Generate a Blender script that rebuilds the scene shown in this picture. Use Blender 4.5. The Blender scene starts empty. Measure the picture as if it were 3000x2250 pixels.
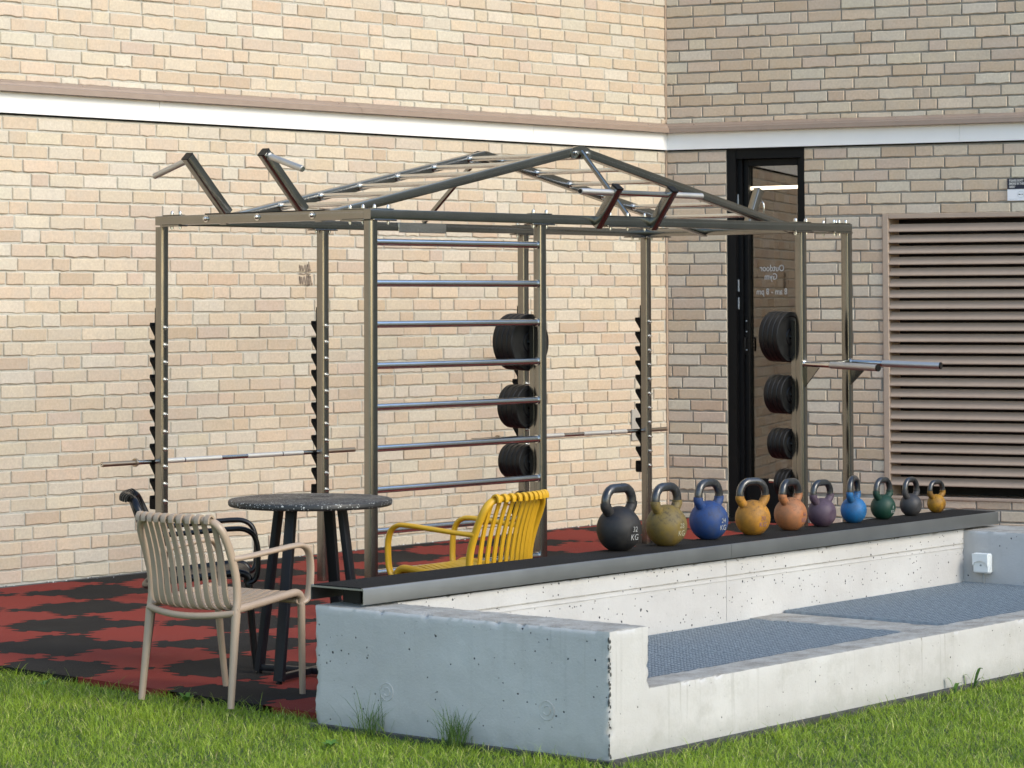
import bpy, math, random
import numpy as np
from mathutils import Vector, Matrix, noise as mnoise

random.seed(7)
rng = np.random.default_rng(7)
PI = math.pi
sc = bpy.context.scene
COL = sc.collection

# ------------------------------------------------------------------ materials
def new_mat(name):
    m = bpy.data.materials.new(name); m.use_nodes = True
    nt = m.node_tree
    return m, nt, nt.nodes['Principled BSDF']

def nd(nt, typ, **kw):
    n = nt.nodes.new(typ)
    for k, v in kw.items():
        if k in n.inputs: n.inputs[k].default_value = v
        else: setattr(n, k, v)
    return n

def lk(nt, a, b): nt.links.new(a, b)

def coords(nt, scale=(1, 1, 1)):
    tc = nd(nt, 'ShaderNodeTexCoord')
    mp = nd(nt, 'ShaderNodeMapping'); mp.inputs['Scale'].default_value = scale
    lk(nt, tc.outputs['Object'], mp.inputs['Vector'])
    return mp.outputs['Vector']

def noise(nt, vec, scale, detail=4, rough=0.55, dim='3D'):
    n = nd(nt, 'ShaderNodeTexNoise'); n.inputs['Scale'].default_value = scale
    n.inputs['Detail'].default_value = detail; n.inputs['Roughness'].default_value = rough
    if vec is not None: lk(nt, vec, n.inputs['Vector'])
    return n.outputs['Fac']

def ramp(nt, fac, stops, interp='LINEAR'):
    r = nd(nt, 'ShaderNodeValToRGB'); cr = r.color_ramp; cr.interpolation = interp
    while len(cr.elements) < len(stops): cr.elements.new(0.5)
    for e, (p, c) in zip(cr.elements, stops):
        e.position = p; e.color = (c[0], c[1], c[2], 1) if len(c) == 3 else c
    lk(nt, fac, r.inputs['Fac'])
    return r.outputs['Color']

def g(v): return (v, v, v)

def mixc(nt, fac, a, b, blend='MIX'):
    m = nd(nt, 'ShaderNodeMix', data_type='RGBA', blend_type=blend)
    for sock, val in ((m.inputs['Factor'], fac), (m.inputs[6], a), (m.inputs[7], b)):
        if hasattr(val, 'links'): lk(nt, val, sock)
        elif isinstance(val, (int, float)): sock.default_value = val
        else: sock.default_value = (*val, 1)
    return m.outputs[2]

def math_(nt, op, a, b=0.0):
    m = nd(nt, 'ShaderNodeMath', operation=op)
    for s, v in ((m.inputs[0], a), (m.inputs[1], b)):
        if hasattr(v, 'links'): lk(nt, v, s)
        else: s.default_value = v
    return m.outputs[0]

def bump(nt, bs, h, strength=0.3, dist=0.002):
    b = nd(nt, 'ShaderNodeBump'); b.inputs['Strength'].default_value = strength
    b.inputs['Distance'].default_value = dist
    lk(nt, h, b.inputs['Height']); lk(nt, b.outputs['Normal'], bs.inputs['Normal'])

def plain(name, col, rough=0.5, metal=0.0, var=0.12, nscale=25, bstr=0.1, spec=0.5):
    m, nt, b = new_mat(name)
    v = coords(nt)
    n = noise(nt, v, nscale, 5)
    dark = tuple(c * (1 - var) for c in col); lite = tuple(min(1, c * (1 + var)) for c in col)
    lk(nt, ramp(nt, n, [(0.3, dark), (0.7, lite)]), b.inputs['Base Color'])
    b.inputs['Metallic'].default_value = metal
    b.inputs['Specular IOR Level'].default_value = spec
    lk(nt, ramp(nt, n, [(0.3, g(max(0, rough - .08))), (0.7, g(rough + .08))]), b.inputs['Roughness'])
    if bstr: bump(nt, b, noise(nt, v, nscale * 8, 3), bstr, 0.001)
    return m

def steel(name, col=(.275, .268, .248), rough=.16, along=(4, 4, 120), scratch=.10):
    m, nt, b = new_mat(name)
    v = coords(nt, along)
    n1 = noise(nt, v, 3.0, 6, .7)
    n2 = noise(nt, coords(nt), 5.0, 4)
    b.inputs['Metallic'].default_value = 1.0
    c = mixc(nt, ramp(nt, n2, [(.35, g(0)), (.7, g(1))]), tuple(x * .90 for x in col), col)
    lk(nt, c, b.inputs['Base Color'])
    r = math_(nt, 'ADD', math_(nt, 'MULTIPLY', n1, scratch), rough - scratch*.5)
    r = math_(nt, 'ADD', r, math_(nt, 'MULTIPLY', n2, .08))
    lk(nt, r, b.inputs['Roughness'])
    return m

def attr_col(nt, name):
    a = nd(nt, 'ShaderNodeAttribute'); a.attribute_name = name
    return a.outputs['Color']

M = {}
def brick_mat():
    m, nt, b = new_mat('brick')
    v = coords(nt)
    c = attr_col(nt, 'col')
    n = noise(nt, v, 60, 6, .65)
    c2 = mixc(nt, ramp(nt, n, [(.3, g(0)), (.75, g(.4))]), c, (.30, .23, .165))
    n3 = noise(nt, v, 9, 4)
    c2 = mixc(nt, ramp(nt, n3, [(.42, g(0)), (.75, g(.35))]), c2, (.50, .45, .38))
    sp = noise(nt, v, 330, 2, .6)
    c2 = mixc(nt, ramp(nt, sp, [(.62, g(0)), (.75, g(.45))]), c2, (.20, .15, .11))
    lk(nt, c2, b.inputs['Base Color'])
    b.inputs['Roughness'].default_value = .82; b.inputs['Specular IOR Level'].default_value = .25
    h = math_(nt, 'ADD', noise(nt, v, 240, 5, .7), math_(nt, 'MULTIPLY', noise(nt, coords(nt, (1, 1, .35)), 26, 4), 2.0))
    bump(nt, b, h, .45, .0025)
    return m
M['brick'] = brick_mat()
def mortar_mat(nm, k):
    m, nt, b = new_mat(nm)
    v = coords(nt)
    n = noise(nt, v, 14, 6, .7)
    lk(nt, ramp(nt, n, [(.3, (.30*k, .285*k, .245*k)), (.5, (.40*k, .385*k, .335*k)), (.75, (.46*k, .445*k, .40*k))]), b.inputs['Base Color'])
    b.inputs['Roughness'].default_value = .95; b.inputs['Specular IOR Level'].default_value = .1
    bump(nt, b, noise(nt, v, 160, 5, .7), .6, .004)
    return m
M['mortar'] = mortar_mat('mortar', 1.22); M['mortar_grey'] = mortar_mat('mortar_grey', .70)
M['flashing'] = plain('flashing_paint', (.30, .225, .175), .45, 0, .06, 12, .05)
M['fascia'] = plain('fascia_paint', (.88, .875, .855), .45, 0, .03, 3, .03)
M['sealant'] = plain('sealant', (.40, .30, .22), .8, 0, .1, 30, .2)
M['plate_paint'] = plain('beige_plate_paint', (.40, .375, .33), .5, 0, .05, 12, .05)
M['louvre'] = plain('louvre_paint', (.42, .325, .25), .45, 0, .06, 10, .05)
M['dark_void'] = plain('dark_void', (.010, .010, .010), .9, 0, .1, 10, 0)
M['door_black'] = plain('door_black', (.004, .004, .0045), .45, 0, .2, 12, .05, .18)
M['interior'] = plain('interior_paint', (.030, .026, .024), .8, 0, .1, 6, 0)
M['white_letter'] = plain('white_vinyl', (.55, .55, .53), .6, 0, .03, 20, 0)
M['steel'] = steel('brushed_steel')
M['steel_h'] = steel('brushed_steel_horizontal', (.30, .293, .272), .16, (5, 120, 120))
M['steel_shelf'] = steel('brushed_steel_shelf', (.36, .36, .36), .34, (3, 110, 110), .12)
M['chrome'] = steel('polished_steel', (.72, .71, .69), .16, (5, 60, 60), .05)
M['bolt'] = steel('bolt_steel', (.66, .65, .62), .2, (20, 20, 20), .05)
M['satin'] = steel('satin_grip', (.62, .61, .59), .48, (60, 60, 60), .08)
M['rust_bar'] = steel('worn_bar_sleeve', (.44, .37, .29), .36, (10, 60, 60), .14)
M['knurl'] = plain('knurled_steel', (.66, .65, .61), .55, .75, .08, 300, .5)
M['cap'] = plain('black_cap', (.005, .005, .0055), .42, 0, .1, 30, .05, .3)
M['hook'] = plain('black_hook_plastic', (.004, .004, .004), .6, 0, .15, 30, .1, .15)
def rubber_plate():
    m, nt, b = new_mat('plate_rubber')
    v = coords(nt)
    n = noise(nt, v, 18, 6, .7)
    lk(nt, ramp(nt, n, [(.35, (.003, .003, .0035)), (.7, (.009, .009, .0095))]), b.inputs['Base Color'])
    lk(nt, ramp(nt, n, [(.3, g(.34)), (.7, g(.6))]), b.inputs['Roughness']); b.inputs['Specular IOR Level'].default_value = .35
    bump(nt, b, noise(nt, v, 150, 3), .12, .001)
    return m
M['plate'] = rubber_plate()

def granulate(name, a, bcol, fleck):
    m, nt, b = new_mat(name)
    v = coords(nt)
    n = noise(nt, v, 420, 3, .7)
    big = noise(nt, v, 3.2, 5, .6)
    c = ramp(nt, n, [(.35, a), (.65, bcol)])
    c = mixc(nt, ramp(nt, big, [(.4, g(0)), (.75, g(.35))]), c, tuple(.6 * x + .02 for x in bcol))
    vo = nd(nt, 'ShaderNodeTexVoronoi'); vo.inputs['Scale'].default_value = 130
    lk(nt, v, vo.inputs['Vector'])
    sel = ramp(nt, vo.outputs['Color'], [(.955, g(0)), (.97, g(1))], 'CONSTANT')
    near = ramp(nt, vo.outputs['Distance'], [(.22, g(1)), (.3, g(0))])
    c = mixc(nt, math_(nt, 'MULTIPLY', math_(nt, 'MULTIPLY', sel, near), .55), c, fleck)
    lk(nt, c, b.inputs['Base Color'])
    b.inputs['Roughness'].default_value = .92; b.inputs['Specular IOR Level'].default_value = .2
    bump(nt, b, n, .5, .003)
    return m
M['tile_red'] = granulate('rubber_red', (.175, .024, .017), (.275, .043, .030), (.5, .4, .35))
M['tile_black'] = granulate('rubber_black', (.009, .0085, .008), (.021, .019, .017), (.42, .42, .40))
M['shelf_mat'] = granulate('shelf_rubber', (.006, .0055, .005), (.016, .014, .0125), (.2, .18, .15))
M['gravel'] = granulate('grey_gravel', (.07, .07, .068), (.18, .18, .17), (.75, .75, .72))

def concrete(name, top=False, dirt=1.0):
    m, nt, b = new_mat(name)
    v = coords(nt)
    big = noise(nt, v, 2.2, 6, .6)
    if top:
        n = noise(nt, v, 9, 8, .75)
        base = ramp(nt, n, [(.3, (.22, .20, .17)), (.5, (.37, .35, .31)), (.7, (.50, .48, .44))])
        fine = noise(nt, v, 110, 4, .7)
        base = mixc(nt, ramp(nt, fine, [(.5, g(0)), (.8, g(.5))]), base, (.20, .185, .15))
    else:
        base = ramp(nt, big, [(.3, (.45, .435, .415)), (.7, (.535, .525, .505))])
        # vertical run-off streaks, stronger near the top edge of the paint
        sv = coords(nt, (9, 9, .35))
        st = noise(nt, sv, 2.6, 5, .6)
        base = mixc(nt, ramp(nt, st, [(.58, g(0)), (.78, g(.55*dirt))]), base, (.30, .29, .26))
        st2 = noise(nt, coords(nt, (22, 22, .5)), 1.9, 3, .5)
        base = mixc(nt, ramp(nt, st2, [(.66, g(0)), (.76, g(.6*dirt))]), base, (.22, .205, .16))
        blot = noise(nt, v, 5.5, 7, .75)
        base = mixc(nt, ramp(nt, blot, [(.5, g(0)), (.72, g(.45*dirt))]), base, (.36, .35, .32))
        sep = nd(nt, 'ShaderNodeSeparateXYZ'); lk(nt, v, sep.inputs[0])
        lowd = dirt
        low = ramp(nt, math_(nt, 'ADD', sep.outputs[2], math_(nt, 'MULTIPLY', noise(nt, v, 14, 5, .7), .10)), [(.06, g(.6)), (.13, g(0))])
        base = mixc(nt, low, base, (.33, .33, .30))
    # air voids
    def voids(scale, thr, size):
        vo = nd(nt, 'ShaderNodeTexVoronoi'); vo.inputs['Scale'].default_value = scale
        nv = nd(nt, 'ShaderNodeVectorMath', operation='ADD'); 
        nn = nd(nt, 'ShaderNodeTexNoise'); nn.inputs['Scale'].default_value = 60
        lk(nt, v, nn.inputs['Vector'])
        sc_ = nd(nt, 'ShaderNodeVectorMath', operation='SCALE'); sc_.inputs['Scale'].default_value = .006
        lk(nt, nn.outputs['Color'], sc_.inputs[0])
        lk(nt, v, nv.inputs[0]); lk(nt, sc_.outputs[0], nv.inputs[1])
        lk(nt, nv.outputs[0], vo.inputs['Vector'])
        s = ramp(nt, vo.outputs['Color'], [(thr, g(0)), (thr + .001, g(1))], 'CONSTANT')
        d = ramp(nt, vo.outputs['Distance'], [(size * .7, g(1)), (size, g(0))])
        return math_(nt, 'MULTIPLY', s, d)
    vd = math_(nt, 'MAXIMUM', math_(nt, 'MAXIMUM', voids(14, .55, .085), voids(27, .70, .14)), voids(50, .74, .21))
    if not top:
        base = mixc(nt, vd, base, (.05, .05, .055))
    lk(nt, base, b.inputs['Base Color'])
    b.inputs['Roughness'].default_value = .85 if top else .62
    b.inputs['Specular IOR Level'].default_value = .3
    h = math_(nt, 'ADD', math_(nt, 'MULTIPLY', noise(nt, v, 7, 6, .6), 1.5), math_(nt, 'MULTIPLY', noise(nt, v, 90, 5, .7), .5 if not top else 1.6))
    h = math_(nt, 'SUBTRACT', h, math_(nt, 'MULTIPLY', vd, 1.5))
    bump(nt, b, h, .55, .006 if not top else .010)
    return m
M['concrete'] = concrete('painted_concrete', False, 1.5)
M['concrete_clean'] = concrete('clean_painted_concrete', False, .12)
M['concrete_mid'] = concrete('lightly_stained_concrete', False, .45)
M['concrete_top'] = concrete('weathered_concrete', True)
M['galv'] = plain('galvanised_steel', (.30, .335, .36), .5, .2, .25, 40, .1)
M['socket'] = plain('white_plastic', (.78, .80, .78), .4, 0, .03, 20, .05)
M['socket_shade'] = plain('grey_plastic', (.30, .32, .32), .5, 0, .05, 20, .05)
M['sign_navy'] = plain('sign_navy', (.003, .004, .022), .4, 0, .05, 20, 0)
M['sign_white'] = plain('sign_white', (.78, .80, .83), .4, 0, .02, 20, 0)
M['sign_grey'] = plain('sign_grey', (.45, .50, .52), .5, 0, .02, 20, 0)
M['chair_beige'] = plain('beige_chair_plastic', (.38, .285, .205), .42, 0, .05, 6, .08)
M['chair_yellow'] = plain('yellow_chair_plastic', (.60, .335, .016), .40, 0, .05, 6, .08)
M['chair_black'] = plain('black_chair_plastic', (.004, .004, .005), .36, 0, .1, 6, .08, .4)
M['table_leg'] = plain('table_leg_paint', (.006, .0065, .010), .45, 0, .1, 8, .05, .3)
def terrazzo():
    m, nt, b = new_mat('speckled_tabletop')
    v = coords(nt)
    c = ramp(nt, noise(nt, v, 60, 4), [(.3, (.010, .010, .0105)), (.7, (.022, .022, .022))])
    for scl, thr, sz in ((75, .72, .30), (150, .7, .33)):
        vo = nd(nt, 'ShaderNodeTexVoronoi'); vo.inputs['Scale'].default_value = scl
        lk(nt, v, vo.inputs['Vector'])
        s = ramp(nt, vo.outputs['Color'], [(thr, g(0)), (thr + .001, g(1))], 'CONSTANT')
        d = ramp(nt, vo.outputs['Distance'], [(sz, g(1)), (sz + .05, g(0))])
        c = mixc(nt, math_(nt, 'MULTIPLY', s, d), c, (.42, .42, .40))
    lk(nt, c, b.inputs['Base Color'])
    lk(nt, ramp(nt, noise(nt, v, 9, 5, .6), [(.35, g(.42)), (.7, g(.6))]), b.inputs['Roughness'])
    return m
M['terrazzo'] = terrazzo()
M['mark_dark'] = plain('engraved_mark', (.010, .010, .010), .7, 0, .1, 10, 0)
M['graffiti'] = plain('graffiti_ink', (.27, .215, .165), .9, 0, .2, 60, 0)
def kb_body(name, col, dirt, amt):
    m, nt, b = new_mat(name)
    v = coords(nt)
    n = noise(nt, v, 14, 7, .68)
    n2 = noise(nt, v, 46, 6, .75)
    sep = nd(nt, 'ShaderNodeSeparateXYZ'); lk(nt, v, sep.inputs[0])
    c = mixc(nt, ramp(nt, n, [(.36, g(0)), (.62, g(amt))]), col, dirt)
    n4 = noise(nt, coords(nt, (1, 1, 1.6)), 70, 5, .8)
    upz = ramp(nt, math_(nt, 'MULTIPLY', sep.outputs[2], 5.0), [(.35, g(.12)), (.8, g(1))])
    c = mixc(nt, math_(nt, 'MULTIPLY', ramp(nt, n2, [(.51, g(0)), (.62, g(amt))]), upz), c, (.030, .022, .017))
    c = mixc(nt, ramp(nt, n4, [(.64, g(0)), (.70, g(amt*.8))]), c, (.022, .018, .016))
    lk(nt, c, b.inputs['Base Color'])
    lk(nt, ramp(nt, n, [(.3, g(.45)), (.7, g(.72))]), b.inputs['Roughness'])
    b.inputs['Specular IOR Level'].default_value = .4
    bump(nt, b, math_(nt, 'ADD', n2, noise(nt, v, 200, 3)), .18, .0015)
    return m
def kb_handle():
    m, nt, b = new_mat('kettlebell_handle')
    v = coords(nt)
    n = noise(nt, v, 22, 6, .7)
    lk(nt, ramp(nt, n, [(.35, (.010, .010, .012)), (.62, (.05, .05, .052)), (.8, (.15, .14, .125))]), b.inputs['Base Color'])
    b.inputs['Metallic'].default_value = .45; b.inputs['Coat Weight'].default_value = .7; b.inputs['Coat Roughness'].default_value = .16
    lk(nt, ramp(nt, n, [(.3, g(.24)), (.7, g(.42))]), b.inputs['Roughness'])
    bump(nt, b, noise(nt, v, 110, 4), .5, .0015)
    return m
M['kb_handle'] = kb_handle()
def grass_mat():
    m, nt, b = new_mat('grass_blades')
    c = attr_col(nt, 'col')
    lk(nt, c, b.inputs['Base Color'])
    b.inputs['Roughness'].default_value = .55; b.inputs['Specular IOR Level'].default_value = .35
    tr = nd(nt, 'ShaderNodeBsdfTranslucent'); lk(nt, c, tr.inputs['Color'])
    mx = nd(nt, 'ShaderNodeMixShader'); mx.inputs[0].default_value = .2
    out = nt.nodes['Material Output']
    lk(nt, b.outputs[0], mx.inputs[1]); lk(nt, tr.outputs[0], mx.inputs[2]); lk(nt, mx.outputs[0], out.inputs['Surface'])
    return m
M['grass'] = grass_mat()
def soil():
    m, nt, b = new_mat('lawn_ground')
    v = coords(nt)
    n = noise(nt, v, 26, 6, .7)
    lk(nt, ramp(nt, n, [(.3, (.022, .030, .010)), (.55, (.045, .075, .017)), (.8, (.075, .10, .03))]), b.inputs['Base Color'])
    b.inputs['Roughness'].default_value = .95
    bump(nt, b, noise(nt, v, 90, 4), .8, .01)
    return m
M['soil'] = soil()
M['edging'] = plain('edging_dark', (.055, .055, .05), .9, 0, .5, 40, .5)
def lamp_mat():
    m, nt, b = new_mat('lamp_glow')
    b.inputs['Base Color'].default_value = (.9, .88, .8, 1)
    b.inputs['Emission Color'].default_value = (1, .90, .70, 1)
    b.inputs['Emission Strength'].default_value = 9
    return m
M['lamp'] = lamp_mat()
def glass_mat():
    m, nt, b = new_mat('door_glass')
    gl = nd(nt, 'ShaderNodeBsdfGlossy'); gl.inputs['Roughness'].default_value = .0
    gl.inputs['Color'].default_value = (.95, .90, .86, 1)
    tr = nd(nt, 'ShaderNodeBsdfTransparent'); tr.inputs['Color'].default_value = (.50, .48, .46, 1)
    fr = nd(nt, 'ShaderNodeFresnel'); fr.inputs['IOR'].default_value = 1.9
    fac = math_(nt, 'ADD', fr.outputs[0], .045)
    mx = nd(nt, 'ShaderNodeMixShader'); lk(nt, fac, mx.inputs[0])
    lk(nt, tr.outputs[0], mx.inputs[1]); lk(nt, gl.outputs[0], mx.inputs[2])
    lk(nt, mx.outputs[0], nt.nodes['Material Output'].inputs['Surface'])
    return m
M['glass'] = glass_mat()

# ------------------------------------------------------------------ geometry helpers
def V3(*a): return Vector(a)

class MB:
    """collects shapes, then links them as ONE mesh object"""
    def __init__(s): s.v = []; s.f = []; s.mi = []; s.mats = []; s.cols = None
    def mat(s, m):
        if m not in s.mats: s.mats.append(m)
        return s.mats.index(m)
    def add(s, verts, faces, m=None):
        o = len(s.v); s.v += [tuple(p) for p in verts]
        k = s.mat(m) if m is not None else 0
        for f in faces: s.f.append(tuple(i + o for i in f)); s.mi.append(k)
    def box(s, lo, hi, m=None, T=None):
        x0, y0, z0 = lo; x1, y1, z1 = hi
        v = [(x0,y0,z0),(x1,y0,z0),(x1,y1,z0),(x0,y1,z0),(x0,y0,z1),(x1,y0,z1),(x1,y1,z1),(x0,y1,z1)]
        if T: v = [T(*p) for p in v]
        s.add(v, [(0,3,2,1),(4,5,6,7),(0,1,5,4),(1,2,6,5),(2,3,7,6),(3,0,4,7)], m)
    def rbox(s, lo, hi, r, m=None, T=None):
        """box with chamfered edges"""
        c = [(a + b) / 2 for a, b in zip(lo, hi)]; h = [(b - a) / 2 for a, b in zip(lo, hi)]
        r = min(r, min(h) * .95)
        vs = []; idx = {}
        for sx in (-1, 1):
            for sy in (-1, 1):
                for sz in (-1, 1):
                    for ax in range(3):
                        d = [h[i] if i == ax else h[i] - r for i in range(3)]
                        idx[(sx, sy, sz, ax)] = len(vs)
                        vs.append((c[0] + sx*d[0], c[1] + sy*d[1], c[2] + sz*d[2]))
        F = []
        S = (-1, 1)
        for ax in range(3):
            o = [i for i in range(3) if i != ax]
            for sg in S:
                q = []
                for (a, b) in ((-1,-1),(1,-1),(1,1),(-1,1)):
                    k = [0,0,0]; k[ax] = sg; k[o[0]] = a; k[o[1]] = b
                    q.append(idx[(*k, ax)])
                flip = (sg < 0) ^ (ax == 1)
                F.append(tuple(reversed(q)) if flip else tuple(q))
        for ax in range(3):           # edge chamfers, edge parallel to ax
            o = [i for i in range(3) if i != ax]
            for a in S:
                for b in S:
                    k0 = [0,0,0]; k0[ax] = -1; k0[o[0]] = a; k0[o[1]] = b
                    k1 = list(k0); k1[ax] = 1
                    F.append((idx[(*k0, o[0])], idx[(*k1, o[0])], idx[(*k1, o[1])], idx[(*k0, o[1])]))
        for sx in S:
            for sy in S:
                for sz in S: F.append(tuple(idx[(sx, sy, sz, a)] for a in range(3)))
        if T: vs = [T(*p) for p in vs]
        s.add(vs, F, m)
    def sweep(s, path, prof, m=None, up=(0, 0, 1), closed=False, cap=True, scales=None):
        """sweep 2D profile [(a,b)] along the path; a along side, b along up"""
        P = [Vector(p) for p in path]; n = len(P); U = Vector(up)
        rings = []
        prev = None
        for i in range(n):
            if closed: t = P[(i + 1) % n] - P[i - 1]
            else: t = P[min(i + 1, n - 1)] - P[max(i - 1, 0)]
            t.normalize()
            if prev is None:
                sd = t.cross(U)
                if sd.length < 1e-4: sd = t.cross(Vector((1, 0, 0)))
                sd.normalize()
            else:
                sd = prev - t * prev.dot(t); sd.normalize()
            prev = sd
            b = sd.cross(t)
            k = scales[i] if scales else (1, 1)
            rings.append([P[i] + sd * (a * k[0]) + b * (c * k[1]) for a, c in prof])
        q = len(prof); vs = [p for r in rings for p in r]; F = []
        for i in range(n if closed else n - 1):
            j = (i + 1) % n
            for k in range(q):
                l = (k + 1) % q
                F.append((i*q + k, i*q + l, j*q + l, j*q + k))
        if cap and not closed:
            F.append(tuple(reversed(range(q)))); F.append(tuple((n - 1)*q + k for k in range(q)))
        s.add(vs, F, m)
    def tube(s, path, r, m=None, seg=12, r2=None, up=(0, 0, 1), closed=False, cap=True, scales=None):
        r2 = r if r2 is None else r2
        s.sweep(path, [(r*math.cos(2*PI*k/seg), r2*math.sin(2*PI*k/seg)) for k in range(seg)], m, up, closed, cap, scales)
    def sq(s, p0, p1, w, h, m=None, up=(0, 0, 1), r=.004):
        a, b = w/2, h/2
        pr = []
        for cx, cy, a0 in ((a-r, b-r, 0), (-a+r, b-r, 90), (-a+r, -b+r, 180), (a-r, -b+r, 270)):
            for k in (0, 45, 90):
                an = math.radians(a0 + k); pr.append((cx + r*math.cos(an), cy + r*math.sin(an)))
        s.sweep([p0, p1], pr, m, up)
    def lathe(s, prof, m=None, T=None, seg=32, axis='z'):
        """prof: [(r, z)] revolved about z"""
        vs = []; F = []; n = len(prof)
        for r, z in prof:
            for k in range(seg):
                a = 2*PI*k/seg; vs.append((r*math.cos(a), r*math.sin(a), z))
        for i in range(n - 1):
            for k in range(seg):
                l = (k + 1) % seg
                F.append((i*seg + k, i*seg + l, (i+1)*seg + l, (i+1)*seg + k))
        F.append(tuple(reversed(range(seg)))); F.append(tuple((n-1)*seg + k for k in range(seg)))
        if T: vs = [T(*p) for p in vs]
        s.add(vs, F, m)
    def prism(s, poly, h0, h1, m=None, T=None):
        """poly (a,b) extruded h0..h1 -> T(a,b,h)"""
        n = len(poly); vs = [(a, b, h0) for a, b in poly] + [(a, b, h1) for a, b in poly]
        if T: vs = [T(*p) for p in vs]
        F = [tuple(reversed(range(n))), tuple(range(n, 2*n))]
        for k in range(n): l = (k + 1) % n; F.append((k, l, n + l, n + k))
        s.add(vs, F, m)
    def build(s, name, m=None, parent=None, smooth=0.6, fix=False, origin=None):
        me = bpy.data.meshes.new(name)
        vs = s.v
        if origin is not None:
            o = Vector(origin); vs = [tuple(Vector(p) - o) for p in s.v]
        me.from_pydata(vs, [], s.f)
        for mm in (s.mats or [m]):
            me.materials.append(mm)
        if s.mats: me.polygons.foreach_set('material_index', s.mi)
        if fix:
            import bmesh
            bm = bmesh.new(); bm.from_mesh(me); bmesh.ops.recalc_face_normals(bm, faces=bm.faces); bm.to_mesh(me); bm.free()
        if smooth:
            me.polygons.foreach_set('use_smooth', [True]*len(me.polygons))
            me.set_sharp_from_angle(angle=smooth)
        me.update()
        ob = bpy.data.objects.new(name, me); COL.objects.link(ob)
        if origin is not None: ob.location = origin
        if parent is not None: ob.parent = parent
        return ob

def spline(pts, n=8):
    """Catmull-Rom through pts"""
    P = [Vector(p) for p in pts]; out = []
    for i in range(len(P) - 1):
        p0 = P[max(i-1, 0)]; p1 = P[i]; p2 = P[i+1]; p3 = P[min(i+2, len(P)-1)]
        for k in range(n):
            t = k/n
            out.append(.5*((2*p1) + (p2-p0)*t + (2*p0-5*p1+4*p2-p3)*t*t + (3*p1-p0-3*p2+p3)*t**3))
    out.append(P[-1]); return out

def empty(name, loc=(0, 0, 0), rz=0.0):
    o = bpy.data.objects.new(name, None); COL.objects.link(o)
    o.location = loc; o.rotation_euler = (0, 0, rz); o.empty_display_size = .1
    return o

def tag(o, label=None, cat=None, group=None, kind=None):
    if label: o['label'] = label
    if cat: o['category'] = cat
    if group: o['group'] = group
    if kind: o['kind'] = kind
    return o

def copy_tree(o, parent=None):
    c = o.copy(); COL.objects.link(c)
    if parent is not None: c.parent = parent
    for ch in list(o.children): copy_tree(ch, c)
    return c

def inst(ob, name, loc, parent, rot=None):
    c = bpy.data.objects.new(name, ob.data); COL.objects.link(c); c.parent = parent; c.location = loc
    if rot: c.rotation_euler = rot
    return c

def text_mesh(txt, size, extrude, align='CENTER', offset=0.0):
    cu = bpy.data.curves.new('lettering', 'FONT'); cu.body = txt; cu.size = size; cu.extrude = extrude
    cu.align_x = align; cu.align_y = 'CENTER'; cu.offset = offset; cu.resolution_u = 3
    ob = bpy.data.objects.new('lettering', cu); COL.objects.link(ob)
    bpy.context.view_layer.update()
    dg = bpy.context.evaluated_depsgraph_get()
    me = bpy.data.meshes.new_from_object(ob.evaluated_get(dg))
    bpy.data.objects.remove(ob); bpy.data.curves.remove(cu)
    return me

def add_text(name, txt, size, m, parent, origin, xdir, ydir, extrude=.0006, align='CENTER', offset=0.0, sx=1.0):
    me = text_mesh(txt, size, extrude, align, offset)
    X = Vector(xdir).normalized(); Y = Vector(ydir).normalized(); Z = X.cross(Y)
    mat = Matrix(((X.x*sx, Y.x, Z.x, origin[0]), (X.y*sx, Y.y, Z.y, origin[1]), (X.z*sx, Y.z, Z.z, origin[2]), (0, 0, 0, 1)))
    me.transform(mat); me.materials.clear(); me.materials.append(m)
    ob = bpy.data.objects.new(name, me); COL.objects.link(ob); ob.parent = parent
    return ob

# ------------------------------------------------------------------ camera
F_PX = 8090.35
yaw, pitch, roll = 0.8069485, 0.0339684, -0.0034414
fw = V3(math.sin(yaw)*math.cos(pitch), math.cos(yaw)*math.cos(pitch), math.sin(pitch))
rt = V3(math.cos(yaw), -math.sin(yaw), 0); up = rt.cross(fw)
r2 = rt*math.cos(roll) + up*math.sin(roll); u2 = -rt*math.sin(roll) + up*math.cos(roll)
CAM = V3(-16.158, -13.832, 1.694)
cd = bpy.data.cameras.new('camera'); co = bpy.data.objects.new('camera', cd); COL.objects.link(co)
cd.sensor_width = 36; cd.lens = F_PX*36/3000; cd.shift_y = -519.99/3000
cd.clip_start = .1; cd.clip_end = 2000
co.matrix_world = Matrix(((r2.x, u2.x, -fw.x, CAM.x), (r2.y, u2.y, -fw.y, CAM.y), (r2.z, u2.z, -fw.z, CAM.z), (0, 0, 0, 1)))
cd.dof.use_dof = True; cd.dof.focus_distance = 14.2; cd.dof.aperture_fstop = 9
sc.camera = co

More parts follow.
